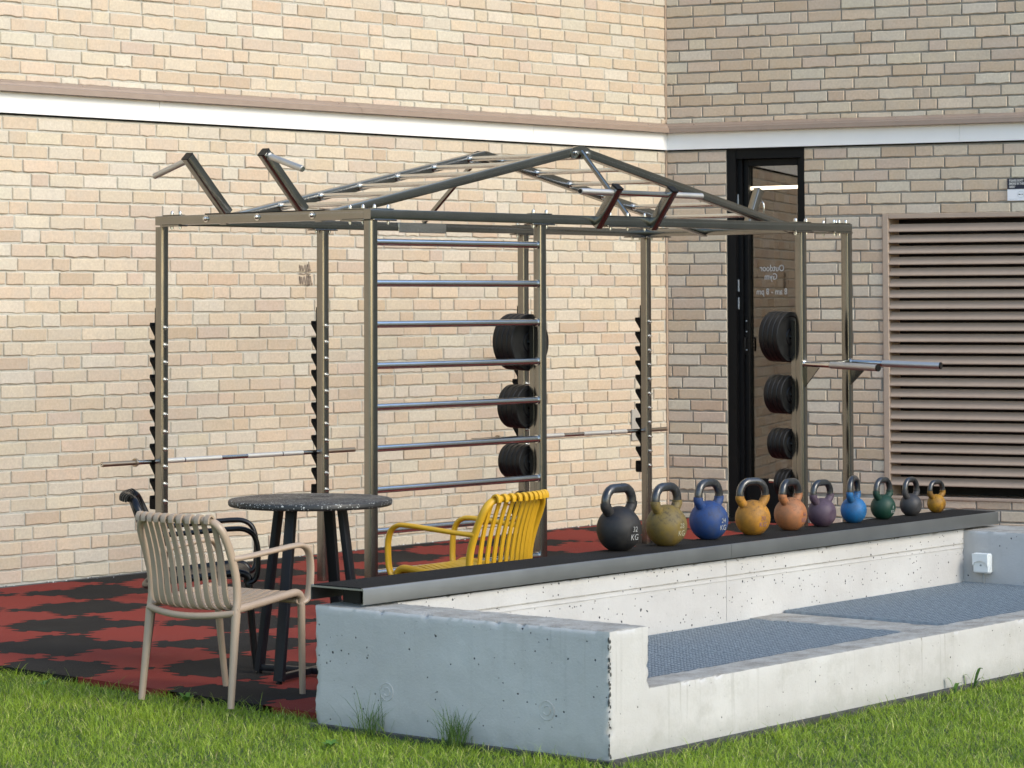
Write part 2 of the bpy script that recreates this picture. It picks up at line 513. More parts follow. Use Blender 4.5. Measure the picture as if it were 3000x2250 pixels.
# ------------------------------------------------------------------ light
SUN_AZ = (0.15, -0.989)      # horizontal direction towards the sun
SUN_EL = math.radians(33)
sd = bpy.data.lights.new('sun', 'SUN'); so = bpy.data.objects.new('sun', sd); COL.objects.link(so)
sd.energy = 1.12; sd.angle = math.radians(24); sd.color = (1, .885, .70)
hv = V3(SUN_AZ[0], SUN_AZ[1], 0).normalized()
tosun = hv*math.cos(SUN_EL) + V3(0, 0, math.sin(SUN_EL))
so.rotation_euler = tosun.to_track_quat('Z', 'Y').to_euler()
w = bpy.data.worlds.new('World'); sc.world = w; w.use_nodes = True
nt = w.node_tree; bg = nt.nodes['Background']
sky = nt.nodes.new('ShaderNodeTexSky'); sky.sky_type = 'NISHITA'; sky.sun_disc = False
sky.sun_elevation = SUN_EL; sky.sun_rotation = math.atan2(hv.x, hv.y); sky.dust_density = .8; sky.air_density = 1.3; sky.ozone_density = 2.5
nt.links.new(sky.outputs[0], bg.inputs[0]); bg.inputs[1].default_value = .15
sc.view_settings.view_transform = 'Standard'; sc.view_settings.look = 'None'
sc.view_settings.gamma = 1; sc.view_settings.exposure = 1.12
sc.render.engine = 'CYCLES'
sc.cycles.use_denoising = True
sc.cycles.max_bounces = 8; sc.cycles.diffuse_bounces = 4; sc.cycles.glossy_bounces = 4
sc.cycles.sample_clamp_indirect = 6

# ------------------------------------------------------------------ the building
COURSE = .08623; BL = .2636
BETA = -1.247
bdv = V3(math.cos(BETA), math.sin(BETA), 0)          # along the right-hand wall, away from the corner
nRv = V3(math.sin(BETA), -math.cos(BETA), 0)          # its outward normal (towards camera)
def TL(s, z, d): return Vector((-s, -d, z))            # left wall: s from the corner, d out of the wall
def TR(s, z, d): return bdv*s + nRv*d + V3(0, 0, z)

def brickwork(T, s1, z1, holes, seed, palette, z0=0.0, srcseam=0.0, flip=False):
    rs = random.Random(seed)
    vs = []; fs = []; cs = []
    rows = int((z1 - z0)/COURSE) + 1
    for r in range(rows):
        za = z0 + r*COURSE + .0065; zb_ = z0 + (r + 1)*COURSE - .0065
        s = srcseam - rs.random()*BL; run = rs.randint(1, 4)
        while s < s1:
            if run == 0: ln = BL/2 + .004; run = rs.choice((2, 3, 3, 4, 4, 5))
            else: ln = BL; run -= 1
            a, b = s + .005, s + ln - .005; s += ln
            segs = [(max(a, srcseam), min(b, s1))]
            za2, zb2 = za, zb_
            for (hs0, hs1, hz0, hz1) in holes:
                if zb_ > hz0 + .004 and za < hz1 - .004:
                    if za >= hz0 - .03 and zb_ <= hz1 + .03 or True:
                        # partly covered rows are trimmed instead of cut
                        if za < hz0 - .02: zb2 = min(zb2, hz0); continue
                        if zb_ > hz1 + .02: za2 = max(za2, hz1); continue
                    new = []
                    for (p, q) in segs:
                        if q <= hs0 or p >= hs1: new.append((p, q)); continue
                        if p < hs0: new.append((p, hs0))
                        if q > hs1: new.append((hs1, q))
                    segs = new
            c0 = rs.choices(palette[0], palette[1])[0]
            k = rs.uniform(.93, 1.06); col = tuple(x*k*rs.uniform(.985, 1.015) for x in c0)
            for (p, q) in segs:
                if q - p < .02: continue
                pro = .012 + rs.uniform(-.0025, .003); tl = rs.uniform(-.0018, .0018); tl2 = rs.uniform(-.002, .002)
                n = 7; o = len(vs)
                ph = rs.uniform(0, 6); am = rs.choice((.0008, .0012, .002, .003)); fq = rs.uniform(6, 16)
                def edge(t, top):
                    x = p + (q - p)*t
                    wv = am*(math.sin(fq*t + ph) + .6*math.sin(2.3*fq*t + ph*2))
                    return x, (zb2 + wv*.35) if top else (za2 + wv)
                for ring in range(3):
                    ins = (.0, .0, .0045)[ring]; dp = (-.008, -.0045, 0)[ring]
                    for top in (0, 1):
                        for i in range(n):
                            t = i/(n - 1); x, z = edge(t, top)
                            if ring == 2:
                                x = min(max(x, p + ins), q - ins); z += -ins if top else ins
                            d = pro + dp + tl*(t - .5)*2 + tl2*(1 if top else -1)
                            if ring == 0: d = 0
                            vs.append(T(x, z, d)); cs.append(col)
                def q4(ra, rb, i, top):
                    a0 = o + ra*2*n + top*n + i; b0 = o + rb*2*n + top*n + i
                    f = (a0, a0 + 1, b0 + 1, b0)
                    return f if top == 0 else f[::-1]
                for i in range(n - 1):
                    f = (o + 4*n + i, o + 4*n + i + 1, o + 5*n + i + 1, o + 5*n + i); fs.append(f)
                    for ra, rb in ((0, 1), (1, 2)):
                        fs.append(q4(ra, rb, i, 0)); fs.append(q4(ra, rb, i, 1))
                for ra, rb in ((0, 1), (1, 2)):
                    fs.append((o + ra*2*n, o + rb*2*n, o + rb*2*n + n, o + ra*2*n + n))
                    e = n - 1
                    fs.append((o + ra*2*n + n + e, o + rb*2*n + n + e, o + rb*2*n + e, o + ra*2*n + e))
    mb = MB(); mb.v = [tuple(v) for v in vs]; mb.f = fs; mb.mi = [0]*len(fs); mb.mats = [M['brick']]
    return mb, cs

def set_cols(ob, cs):
    a = ob.data.color_attributes.new('col', 'FLOAT_COLOR', 'POINT')
    arr = np.ones((len(cs), 4), dtype=np.float32); arr[:, :3] = np.array(cs, dtype=np.float32)
    a.data.foreach_set('color', arr.ravel())

CREAM = (.65, .555, .420); PEACH = (.63, .505, .370); TAN = (.585, .455, .325); PALE = (.65, .580, .465); PINK = (.61, .49, .38)
bld = empty('brick_building', (0, 0, 0))
tag(bld, 'cream brick building with white band, brown flashing, black glass door and louvred vent', 'building')
Z_BAND0, Z_BAND1, Z_FL0, Z_FL1 = 2.845, 2.955, 2.972, 3.045
L_LEN = 11.0; R_LEN = 6.0; TOPZ = 4.6; R_EXT = 26.0
DOOR = (.493, 1.123, -.1, 2.9); LOUV = (1.733, 3.6, .22, 2.325)
band = (-.1, 30, Z_BAND0, Z_FL1)
for nm, T, s1, holes, sd_, pal in (
        ('left', TL, L_LEN, [band], 3, ([CREAM, PEACH, TAN, PALE, PINK], [5, 6, 1.1, 3, 2])),
        ('right', TR, R_LEN, [band, DOOR, LOUV], 8, ([CREAM, PEACH, TAN, PALE, PINK], [3, 5, 3, 4, 3]))):
    mb, cs = brickwork(T, s1, TOPZ, holes, sd_, pal, z0=-.0172, srcseam=.022 if nm == 'left' else .012)
    w_ = mb.build('wall', None, bld, smooth=0); set_cols(w_, cs)
    if nm == 'left': tag(w_, 'sunlit left wall of cream and peach brick')
    else: tag(w_, 'shaded right wall of tan brick around door')
    mm = MB()
    def slab(sa, sb, za, zb, d0=-.30, d1=.0035):
        mm.box((sa, za, d0), (sb, zb, d1), M['mortar' if nm == 'left' else 'mortar_grey'], T)
    if nm == 'left':
        slab(-.3, L_LEN + 3, -.3, 7.0)
    else:
        slab(.0, DOOR[0], -.3, 7.0); slab(DOOR[1], LOUV[0], -.3, 7.0)
        slab(DOOR[0], DOOR[1], 2.845, 7.0); slab(LOUV[0], LOUV[1], -.3, LOUV[2] + .01); slab(LOUV[0], LOUV[1], LOUV[3] - .01, 7.0)
        slab(LOUV[1], R_EXT, -.3, 7.0)
    mm.build('mortar_bed', None, w_, smooth=0, fix=True)
    # white band and brown flashing
    b1 = MB(); s0 = .0
    ends = [0, 1.52, 5.0, L_LEN + 3] if nm == 'left' else [0, 2.33, R_LEN + 4]
    for a, b in zip(ends[:-1], ends[1:]):
        b1.box((a + .001, Z_BAND0, .004), (b - .001, Z_BAND1 + .02, .030), M['fascia'], T)
    b1.build('fascia_band', None, bld, smooth=0, fix=True)
    b2 = MB()
    prof = [(.006, Z_FL1 + .004), (.020, Z_FL1), (.052, Z_FL1 - .020), (.055, Z_FL1 - .030), (.082, Z_FL1 - .037), (.084, Z_FL0 + .002), (.070, Z_FL0), (.068, Z_FL0 + .012), (.006, Z_FL0 + .018)]
    seams = [-.0, .62, 5.05 if nm == 'left' else 2.2, 9.3] if nm == 'left' else [.0, .83, 4.2, 9.3]
    if nm == 'left': seams = [.0, .32, 3.28, 9.3, 14]
    for i, (a, b) in enumerate(zip(seams[:-1], seams[1:])):
        off = .0 if i % 2 == 0 else .0022
        b2.prism([(d + off, z + off*.4) for d, z in prof], a - (.02 if i else 0), b, M['flashing'], lambda d, z, s, T=T: T(s, z, d))
    b2.build('flashing', None, bld, smooth=.5, fix=True)
    rr = random.Random(5)
    s = .25; z0_ = Z_FL1 - .0125
    while s < 6.6:
        ft = MB(); ft.lathe([(.009, -.002), (.009, .003), (.005, .006), (.001, .007)], M['flashing'], lambda x, y, z, s=s, T=T: T(s + x, z0_ + y*.9, .039 + z), 10)
        ft.build('screw', None, bld, smooth=.6)
        s += rr.choice((.28, .36, .62))
    gs_ = MB(); gs_.box((.022, Z_BAND0 - .011, .0036), (s1, Z_BAND0 - .0005, .0128), M['dark_void'], T); gs_.build('shadow_gap', None, bld, smooth=0, fix=True)  # black strip: the shaded gap below the band, put in as colour
cs_ = MB(); cs_.box((.0, -.02, .003), (.021, Z_BAND0, .0155), M['sealant'], TL); cs_.box((.0, Z_FL1 + .01, .003), (.021, 7, .0155), M['sealant'], TL)
cs_.build('corner_sealant', None, bld, smooth=0, fix=True)
# small grey wall plate behind the far rack
wp = MB(); wp.rbox((.345, .63, .012), (.437, .867, .024), .004, M['plate_paint'], TL); wp.build('wall_plate', None, bld, smooth=0, fix=True)
# scribbled brown marks on two bricks
gm = MB()
for zc, hh, n, wd in ((1.915, .022, 5, .105), (1.877, .004, 2, .10), (1.832, .030, 6, .115)):
    pts = []
    for k in range(n*10 + 1):
        t = k/(n*10); pts.append(TL(3.79 - wd*t + .006*math.sin(9*t), zc + hh*math.sin(2*PI*n*t + .6*math.sin(5*t))*(1 - .25*math.sin(7*t)), .0150))
    gm.sweep(pts, [(-.0006, -.0042), (.0006, -.0042), (.0006, .0042), (-.0006, .0042)], M['graffiti'], up=(0, 0, 1))
gm.build('graffiti_mark', None, bld, smooth=0, fix=True)

# door
dr = empty('door', (0, 0, 0)); dr.parent = bld
d0, d1 = DOOR[0], DOOR[1]
fr = MB()
fr.box((d0, -.02, -.16), (d0 + .072, 2.845, -.012), M['door_black'], TR)          # deep jamb
fr.box((d0 + .072, -.02, -.16), (d0 + .107, 2.80, -.06), M['door_black'], TR)
fr.box((d1 - .038, -.02, -.16), (d1, 2.845, -.012), M['door_black'], TR)
fr.box((d0 + .072, 2.765, -.16), (d1 - .038, 2.845, -.02), M['door_black'], TR)
fr.build('frame', None, dr, smooth=0, fix=True)
lf = MB()
for a, b, z0, z1 in ((d0 + .107, d0 + .145, .0, 2.765), (d1 - .092, d1 - .038, .0, 2.765)):
    lf.rbox((a, z0, -.15), (b, z1, -.095), .003, M['door_black'], TR)
lf.rbox((d0 + .145, 2.711, -.15), (d1 - .092, 2.765, -.095), .003, M['door_black'], TR)
lf.rbox((d0 + .145, .0, -.15), (d1 - .092, .335, -.095), .003, M['door_black'], TR)
lf.build('door_leaf', None, dr, smooth=0, fix=True)
gl = MB(); gl.box((d0 + .146, .335, -.122), (d1 - .093, 2.711, -.118), M['glass'], lambda s, z, d: TR(s, z, d + .0895*(s - .835))); gl.build('glass', None, dr, smooth=0, fix=True)
hg = MB()
for z in (1.80, 1.665, 2.45): hg.rbox((d0 + .071, z - .045, -.058), (d0 + .080, z + .045, -.046), .002, M['galv'], TR)
hg.build('hinge', None, dr, smooth=0, fix=True)
hd = MB()
hd.rbox((d0 + .112, 1.27, -.095), (d0 + .138, 1.56, -.086), .002, M['door_black'], TR)
for z in (1.31, 1.45, 1.53): hd.lathe([(.006, 0), (.006, .004), (.003, .006)], M['galv'], lambda x, y, q, z=z: TR(d0 + .125 + x, z + y, -.086 + q), 10)
hd.tube([TR(d0 + .125, 1.40, -.086), TR(d0 + .125, 1.40, -.045), TR(d0 + .125, 1.35, -.040), TR(d0 + .125, 1.30, -.045)], .008, M['door_black'])
hd.build('handle', None, dr, smooth=.6)
th = MB(); th.rbox((d0 - .03, -.02, -.16), (d1 - .02, .045, .16), .006, M['door_black'], TR); th.build('threshold', None, dr, smooth=0, fix=True)
let = []
for txt, z, s_, size in (('Outdoor', 1.930, .815, .070), ('Gym', 1.866, .805, .070), ('8 am - 8 pm', 1.752, .812, .066)):
    let.append(add_text('lettering', txt, size, M['white_letter'], dr, TR(s_, z, -.1165 + .0895*(s_ - .835)), -(bdv + nRv*.0895), (0, 0, 1), .0004, 'CENTER', .0002, .80))
# room behind the door and the vent: a plain dark box
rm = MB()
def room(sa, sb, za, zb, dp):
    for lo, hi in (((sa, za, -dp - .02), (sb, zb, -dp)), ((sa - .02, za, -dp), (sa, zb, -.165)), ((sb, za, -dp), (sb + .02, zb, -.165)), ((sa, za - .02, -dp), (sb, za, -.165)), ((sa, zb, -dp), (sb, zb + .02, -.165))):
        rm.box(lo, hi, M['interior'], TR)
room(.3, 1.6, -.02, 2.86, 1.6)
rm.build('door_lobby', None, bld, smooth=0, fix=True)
lamp = empty('strip_lamp', TR(.82, 2.55, -.25))
tag(lamp, 'glowing white strip lamp behind the glass of the black door', 'lamp')
lm_ = MB(); T0 = TR(.82, 2.55, -.25)
lm_.rbox((-.62, -.012, -.02), (.62, .012, .02), .004, M['lamp'], lambda s, z, d: bdv*s + nRv*d + V3(0, 0, z + s*.01))
lm_.build('diffuser', None, lamp, smooth=0, fix=True)
lh = MB(); lh.rbox((-.62, .0125, -.03), (.62, .05, .03), .004, M['interior'], lambda s, z, d: bdv*s + nRv*d + V3(0, 0, z + s*.01)); lh.build('housing', None, lamp, smooth=0, fix=True)

# louvred vent
lv = empty('louvred_vent', (0, 0, 0)); lv.parent = bld
l0, l1, z0, z1 = LOUV
f = MB(); W_ = .045
f.rbox((l0, z0, -.26), (l0 + W_, z1, .022), .003, M['louvre'], TR); f.rbox((l1 - W_, z0, -.26), (l1, z1, .022), .003, M['louvre'], TR)
f.rbox((l0 + W_, z1 - .036, -.26), (l1 - W_, z1, .022), .003, M['louvre'], TR); f.rbox((l0 + W_, z0, -.26), (l1 - W_, z0 + .022, .022), .003, M['louvre'], TR)
f.build('frame', None, lv, smooth=0, fix=True)
bk = MB(); bk.box((l0 + W_, z0, -.26), (l1 - W_, z1, -.25), M['dark_void'], TR); bk.build('backing', None, lv, smooth=0, fix=True)
PITCH = .0813; zz = 2.289 - .0993
sl_proto = None
while zz > z0 + .03:
    mb = MB()
    # sloping blade with a rolled front edge
    pr = [(.014, 0), (.018, .003), (.018, .010), (.012, .016), (-.006, .032), (-.034, .060), (-.037, .058), (-.009, .028), (.006, .010), (.006, .002)]
    mb.prism(pr, l0 + W_ + .001, l1 - W_ - .001, M['louvre'], lambda d, z, s: TR(s, z, d))
    if sl_proto is None:
        sl_proto = mb.build('slat', None, lv, smooth=.4, fix=True); zp = zz
    else:
        c = sl_proto.copy(); COL.objects.link(c); c.parent = lv; c.location = (0, 0, zz - zp)
    zz -= PITCH
sl_proto.location = (0, 0, 0)
sl_proto.data.transform(Matrix.Translation((0, 0, zp)))

# no-smoking sign (partly outside the frame)
sg = empty('wall_sign', TR(2.755, 2.487, .016))
tag(sg, 'small navy and white sign asking people not to smoke, above the louvred vent', 'sign')
RO_ = TR(2.755, 2.487, .016)
def TS(s, z, d): return TR(2.755 + s, 2.487 + z, .016 + d) - RO_
sm = MB(); sm.box((-.074, -.081, 0), (.074, .081, .004), M['sign_white'], TS); sm.build('panel', None, sg, smooth=0, fix=True)
sm = MB(); sm.box((-.074, .003, .0044), (.074, .081, .006), M['sign_navy'], TS); sm.build('heading_field', None, sg, smooth=0, fix=True)
for i, txt in enumerate(("PLEASE DON'T", 'SMOKE IN THIS', 'AREA*')):
    o_ = TS(-.060, .064 - i*.0225, .0068); add_text('lettering', txt, .0225, M['white_letter'], sg, o_, bdv, (0, 0, 1), .0003, 'LEFT', .0009, .72)
rg_ = MB(); rg_.tube([TS(.026 + .024*math.cos(a), -.036 + .024*math.sin(a), .0052) for a in np.linspace(0, 2*PI, 33)[:-1]], .0009, M['sign_grey'], 6, closed=True)
rg_.box((.008, -.039, .0046), (.023, -.033, .0052), M['mark_dark'], TS); rg_.box((.029, -.038, .0046), (.044, -.034, .0052), M['mark_dark'], TS)
rg_.box((-.060, -.072, .0046), (.0, -.0705, .0052), M['sign_grey'], TS)
rg_.build('emblem', None, sg, smooth=0)

# ------------------------------------------------------------------ ground
def fz(x, y):
    """paving rises a little towards the right along the brick wall"""
    t = min(1, max(0, (y + 2.4)/2.4)); t = t*t*(3 - 2*t)
    return .0095*(x + 3.6)*t
gr = MB()
gr.add([(-70, -80, -.075), (60, -80, -.075), (60, 40, -.075), (-70, 40, -.075)], [(0, 1, 2, 3)], M['soil'])
tag(gr.build('ground', None, None, smooth=0), kind='structure')
# interlocking rubber tiles: one floor
TS_, TH = .636, math.radians(3.15)
A0 = V3(-6.925, -1.735, 0)
ex = V3(math.cos(TH), math.sin(TH), 0); ey = V3(-ex.y, ex.x, 0)
def knob_edge(p, q, rs):
    """polyline p->q with dovetail fingers"""
    d = q - p; L = d.length; t = d/L; n = V3(-t.y, t.x, 0)
    pts = []
    K = 3; sg = 1 if rs.random() < .5 else -1
    A = .058
    for k in range(K):
        c = (k + .5)/K*L; s_ = sg*(1 if k % 2 == 0 else -1)
        hw = L/K*.235*rs.uniform(.85, 1.15); s_j = rs.uniform(.75, 1.15)
        for (u, h) in ((-hw*1.15, .0), (-hw*.72, .10), (-hw*.60, .35), (-hw*1.0, .72), (-hw*.92, .95), (-hw*.4, 1.06), (0, 1.02), (hw*.4, 1.06), (hw*.92, .95), (hw*1.0, .72), (hw*.60, .35), (hw*.72, .10), (hw*1.15, .0)):
            pts.append(p + t*(c + u) + n*(s_*A*h*s_j))
    return pts
rs = random.Random(11); VE = {}
def lat(i, j): return A0 + ex*(i*TS_) + ey*(j*TS_)
def edge_h(i, j):
    if ('h', i, j) not in VE: VE[('h', i, j)] = knob_edge(lat(i, j), lat(i + 1, j), rs)
    return VE[('h', i, j)]
def edge_v(i, j):
    if ('v', i, j) not in VE: VE[('v', i, j)] = knob_edge(lat(i, j), lat(i, j + 1), rs)
    return VE[('v', i, j)]
X_EDGE, Y_WALL = -8.47, -.075
fl = MB()
for m_ in ('tile_red', 'tile_black'): fl.mat(M[m_])
for i in range(-4, 13):
    for j in range(-7, 5):
        poly = [lat(i, j)] + edge_h(i, j) + [lat(i + 1, j)] + edge_v(i + 1, j) + [lat(i + 1, j + 1)] + edge_h(i, j + 1)[::-1] + [lat(i, j + 1)] + edge_v(i, j)[::-1]
        out = [(max(p.x, X_EDGE), min(p.y, Y_WALL), 0) for p in poly]
        cl = []
        for p in out:
            if not cl or (abs(p[0] - cl[-1][0]) + abs(p[1] - cl[-1][1])) > 1e-5: cl.append(p)
        if len(cl) < 4: continue
        ar = sum(cl[k][0]*cl[(k+1) % len(cl)][1] - cl[(k+1) % len(cl)][0]*cl[k][1] for k in range(len(cl)))
        if ar < 1e-3: continue
        gap = .0012
        cxm = sum(p[0] for p in cl)/len(cl); cym = sum(p[1] for p in cl)/len(cl)
        red = (i + j) % 2 == 1
        o = len(fl.v); n = len(cl)
        top = []
        # slightly shrink towards the inside so that a dark seam stays between tiles
        for k in range(n):
            a = Vector(cl[k-1]); b = Vector(cl[k]); c = Vector(cl[(k+1) % n])
            t = (c - a); t.normalize(); nn = Vector((-t.y, t.x, 0))
            p = b + nn*gap
            top.append((p.x, p.y, fz(p.x, p.y)))
        fl.v += top + [(x, y, z - .035) for x, y, z in top]
        k_ = 0 if red else 1
        fl.f.append(tuple(range(o, o + n))); fl.mi.append(k_)
        for k in range(n):
            l = (k + 1) % n
            fl.f.append((o + k, o + n + k, o + n + l, o + l)); fl.mi.append(k_)
fo = fl.build('rubber_floor', None, None, smooth=0)
tag(fo, kind='structure')
sb = MB()
sb.add([(-8.46, -5.6, -.03), (1.4, -5.6, -.03), (1.4, -.01, -.03), (-8.46, -.01, -.03)], [(0, 1, 2, 3)], M['edging'])
tag(sb.build('floor_bed', None, None, smooth=0), kind='structure')
gs = MB()
pts = [(-12 + k*.5) for k in range(27)]
for a, b in zip(pts[:-1], pts[1:]):
    gs.add([(a, -.072, fz(a, -.072) - .004), (b, -.072, fz(b, -.072) - .004), (b, .03, fz(b, 0) - .001), (a, .03, fz(a, 0) - .001)], [(0, 1, 2, 3)], M['gravel'])
tag(gs.build('gravel_strip', None, None, smooth=0), kind='structure')
# crumbs of light grit along the wall foot
gc = MB(); rq = random.Random(4)
for k in range(260):
    x = rq.uniform(-8.2, -.1); y = -.03 - abs(rq.gauss(0, .035)) if k < 340 else rq.uniform(-4.8, -.2)
    r = rq.uniform(.0025, .0065) if k < 340 else rq.uniform(.003, .006)
    z = fz(x, y) + .001
    gc.add([(x - r, y, z), (x, y - r, z), (x + r, y, z), (x, y + r, z), (x, y, z + r*1.3)], [(0, 1, 4), (1, 2, 4), (2, 3, 4), (3, 0, 4)], M['gravel'] if k % 3 else M['socket'])
tag(gc.build('grit', None, None, smooth=0), 'pale grit crumbs scattered along the foot of the brick wall', 'grit', kind='stuff')

# ------------------------------------------------------------------ concrete light well
CO = V3(-8.5, -6.99, 0); CA = math.atan2(.075, .9972)
cxv = V3(math.cos(CA), math.sin(CA), 0); cyv = V3(-math.sin(CA), math.cos(CA), 0)
def TC(x, y, z): return CO + cxv*x + cyv*y + V3(0, 0, z)
cw = empty('concrete_light_well', CO, CA)
tag(cw, 'white painted concrete walls of the light well, pitted and streaked, beside the lawn', 'concrete wall')

def cbox(name, lo, hi, chip=.006, res=.05, seed=0, keep=None, mat='concrete'):
    """concrete block: gridded box with softened, chipped edges; the top is bare concrete"""
    import bmesh
    bm = bmesh.new()
    n = [max(2, int((h - l)/res)) for l, h in zip(lo, hi)]
    def face(ax, val, flip):
        o = [i for i in range(3) if i != ax]; g_ = {}
        for a in range(n[o[0]] + 1):
            for b in range(n[o[1]] + 1):
                p = [0, 0, 0]; p[ax] = val
                p[o[0]] = lo[o[0]] + (hi[o[0]] - lo[o[0]])*a/n[o[0]]; p[o[1]] = lo[o[1]] + (hi[o[1]] - lo[o[1]])*b/n[o[1]]
                g_[(a, b)] = bm.verts.new(p)
        for a in range(n[o[0]]):
            for b in range(n[o[1]]):
                q = [g_[(a, b)], g_[(a + 1, b)], g_[(a + 1, b + 1)], g_[(a, b + 1)]]
                f_ = bm.faces.new(q[::-1] if flip else q)
                f_.material_index = 1 if (ax == 2 and val == hi[2]) else 0
    face(0, lo[0], True); face(0, hi[0], False); face(1, lo[1], False); face(1, hi[1], True); face(2, hi[2], False); face(2, lo[2], True)
    bmesh.ops.remove_doubles(bm, verts=bm.verts, dist=1e-5)
    bm.normal_update()
    for v in bm.verts:
        if keep and keep(v.co): continue
        k = 0; d = Vector((0, 0, 0))
        for ax in range(3):
            if abs(v.co[ax] - hi[ax]) < 1e-5: k += 1; d[ax] -= 1
            elif abs(v.co[ax] - lo[ax]) < 1e-5 and ax != 2: k += 1; d[ax] += 1
        nz = mnoise.noise(v.co*13 + Vector((seed, 0, 0))); nz2 = mnoise.noise(v.co*47 + Vector((seed, 5, 0)))
        if k >= 2: v.co += d.normalized()*(chip*(.75 + .35*nz + .8*nz2) + (chip*1.7 if nz2 > .40 else 0))
        elif k == 1 and d.z != 0: v.co.z += .0015*nz + .0022*nz2
        elif k == 1: v.co -= d*(.0015*nz + .0009*nz2)
    me = bpy.data.meshes.new(name); bm.to_mesh(me); bm.free()
    me.materials.append(M[mat]); me.materials.append(M['concrete_top'])
    me.polygons.foreach_set('use_smooth', [True]*len(me.polygons)); me.set_sharp_from_angle(angle=1.1)
    ob = bpy.data.objects.new(name, me); COL.objects.link(ob); ob.parent = cw
    return ob
WB = -.12
cbox('left_wall', (0, 0, WB), (.245, 1.50, .468), .007, .018, 1, lambda c: c.x > .24 and c.y < .185 and c.z < .236, 'concrete_mid')
cbox('front_wall', (.245, 0, WB), (7.2, .178, .235), .0045, .018, 2, lambda c: c.x < .2455)
cbox('back_wall', (.245, 1.272, WB), (4.76, 1.50, .470), .003, .02, 3, None, 'concrete_clean')
cbox('right_block', (4.76, .30, WB), (5.15, 1.50, .466), .006, .018, 4, None, 'concrete_mid')
cbox('cross_ledge', (2.75, .178, WB), (3.03, 1.272, .182), .004, .03, 5)
pit = MB(); pit.box((.24, .17, -.9), (4.78, 1.28, -.55), M['edging']); pit.build('pit_floor', None, cw, smooth=0, fix=True)
# shallow formwork grooves on the back wall
gv = MB()
gv.box((.25, 1.2685, .3925), (4.755, 1.2725, .3965), M['concrete_top']); gv.box((.25, 1.2685, .372), (4.755, 1.2722, .375), M['concrete_clean'])
gv.box((2.562, 1.2697, .185), (2.564, 1.2723, .468), M['concrete_clean'])
gv.build('formwork_joint', None, cw, smooth=0, fix=True)
ag = MB(); rq2 = random.Random(9)
for k in range(90):
    z = rq2.uniform(.0, .455); r = rq2.uniform(.002, .0062)*(1.3 if rq2.random() < .3 else 1)
    x = rq2.choice((-.0002, .006)) + rq2.uniform(-.001, .002); y = .004 + rq2.uniform(-.002, .004)
    ag.lathe([(.0005, -r), (r*.8, -r*.6), (r, 0), (r*.7, r*.7), (.0005, r)], M['edging'], lambda a, b, c, x=x, y=y, z=z: (x + a*.55, y + b*.55, z + c*1.3), 7)
tag(ag.build('exposed_aggregate', None, cw, smooth=.9), kind='stuff')
rg2 = MB()
for (y, z, r) in ((.30, .150, .036), (1.11, .150, .034)):
    for rr_ in (r, r*.48):
        rg2.tube([(-.0008, y + rr_*math.cos(a), z + rr_*math.sin(a)) for a in np.linspace(.2, 2*PI - .5, 30)], .0016, M['concrete'], 6, up=(1, 0, 0))
rg2.build('tie_hole_ring', None, cw, smooth=.6)
ed = MB()
ed.box((-.03, -.028, -.07), (7.2, .004, -.006), M['edging'], TC); ed.box((-.03, -.02, -.07), (.003, 1.52, -.008), M['edging'], TC)
tag(ed.build('edging_strip', None, None, smooth=0, fix=True), kind='structure')

# gratings
def grating(x0, x1, y0, y1, z, label):
    r = empty('metal_grating', TC(x0, y0, z), CA)
    tag(r, label, 'grating', 'galvanised gratings over the light well')
    lx, ly = x1 - x0, y1 - y0
    f_ = MB()
    t = .004
    for lo, hi in (((0, 0, -.03), (lx, t, 0)), ((0, ly - t, -.03), (lx, ly, 0)), ((0, t, -.03), (t, ly - t, 0)), ((lx - t, t, -.03), (lx, ly - t, 0))): f_.box(lo, hi, M['galv'])
    f_.build('frame', None, r, smooth=0, fix=True)
    b_ = MB(); nx = int(lx/.022); ny = int(ly/.033)
    for k in range(1, nx): x = lx*k/nx; b_.box((x - .0018, t, -.028), (x + .0018, ly - t, -.0008), M['galv'])
    for k in range(1, ny): y = ly*k/ny; b_.box((t, y - .0022, -.010), (lx - t, y + .0022, -.0014), M['galv'])
    b_.build('mesh_bars', None, r, smooth=0, fix=True)
    return r
GZ = .181
grating(.262, 1.405, .185, 1.262, GZ - .004, 'galvanised grating nearest the camera, behind the stepped concrete corner')
grating(1.41, 1.655, .185, 1.262, GZ - .004, 'narrow strip of galvanised grating between two wide panels')
grating(1.66, 2.742, .185, 1.262, GZ - .004, 'wide galvanised grating on the near side of the concrete cross ledge')
grating(3.036, 4.160, .185, 1.262, GZ + .012, 'wide galvanised grating on the far side of the concrete cross ledge')
grating(4.165, 4.752, .185, 1.262, GZ + .012, 'galvanised grating below the white socket box')

# socket box
sk = empty('socket_box', TC(4.756, 1.147, .298), CA)
tag(sk, 'white outdoor socket box on the blue-white end block of the light well', 'socket')
s_ = MB(); s_.rbox((-.040, -.050, -.053), (0, .050, .053), .008, M['socket']); s_.build('box', None, sk, smooth=0, fix=True)
s_ = MB()
s_.prism([(-.046, -.012), (-.032, .004), (-.012, .013), (.010, .013), (.030, .004), (.044, -.012), (.046, .050), (-.046, .050)], -.052, -.0405, M['socket'], lambda y, z, x: (x, y, z)); s_.build('flap', None, sk, smooth=0, fix=True)
s_ = MB(); s_.lathe([(.005, 0), (.005, .003), (.002, .004)], M['socket_shade'], lambda a, b, c: (-.0405 - c, a, -.010 + b), 10); s_.build('screw', None, sk, smooth=.6)
s_ = MB(); s_.tube([(-.012, 0, -.053), (-.010, 0, -.11)], .004, M['socket_shade'], 8); s_.build('cable', None, sk, smooth=.6)

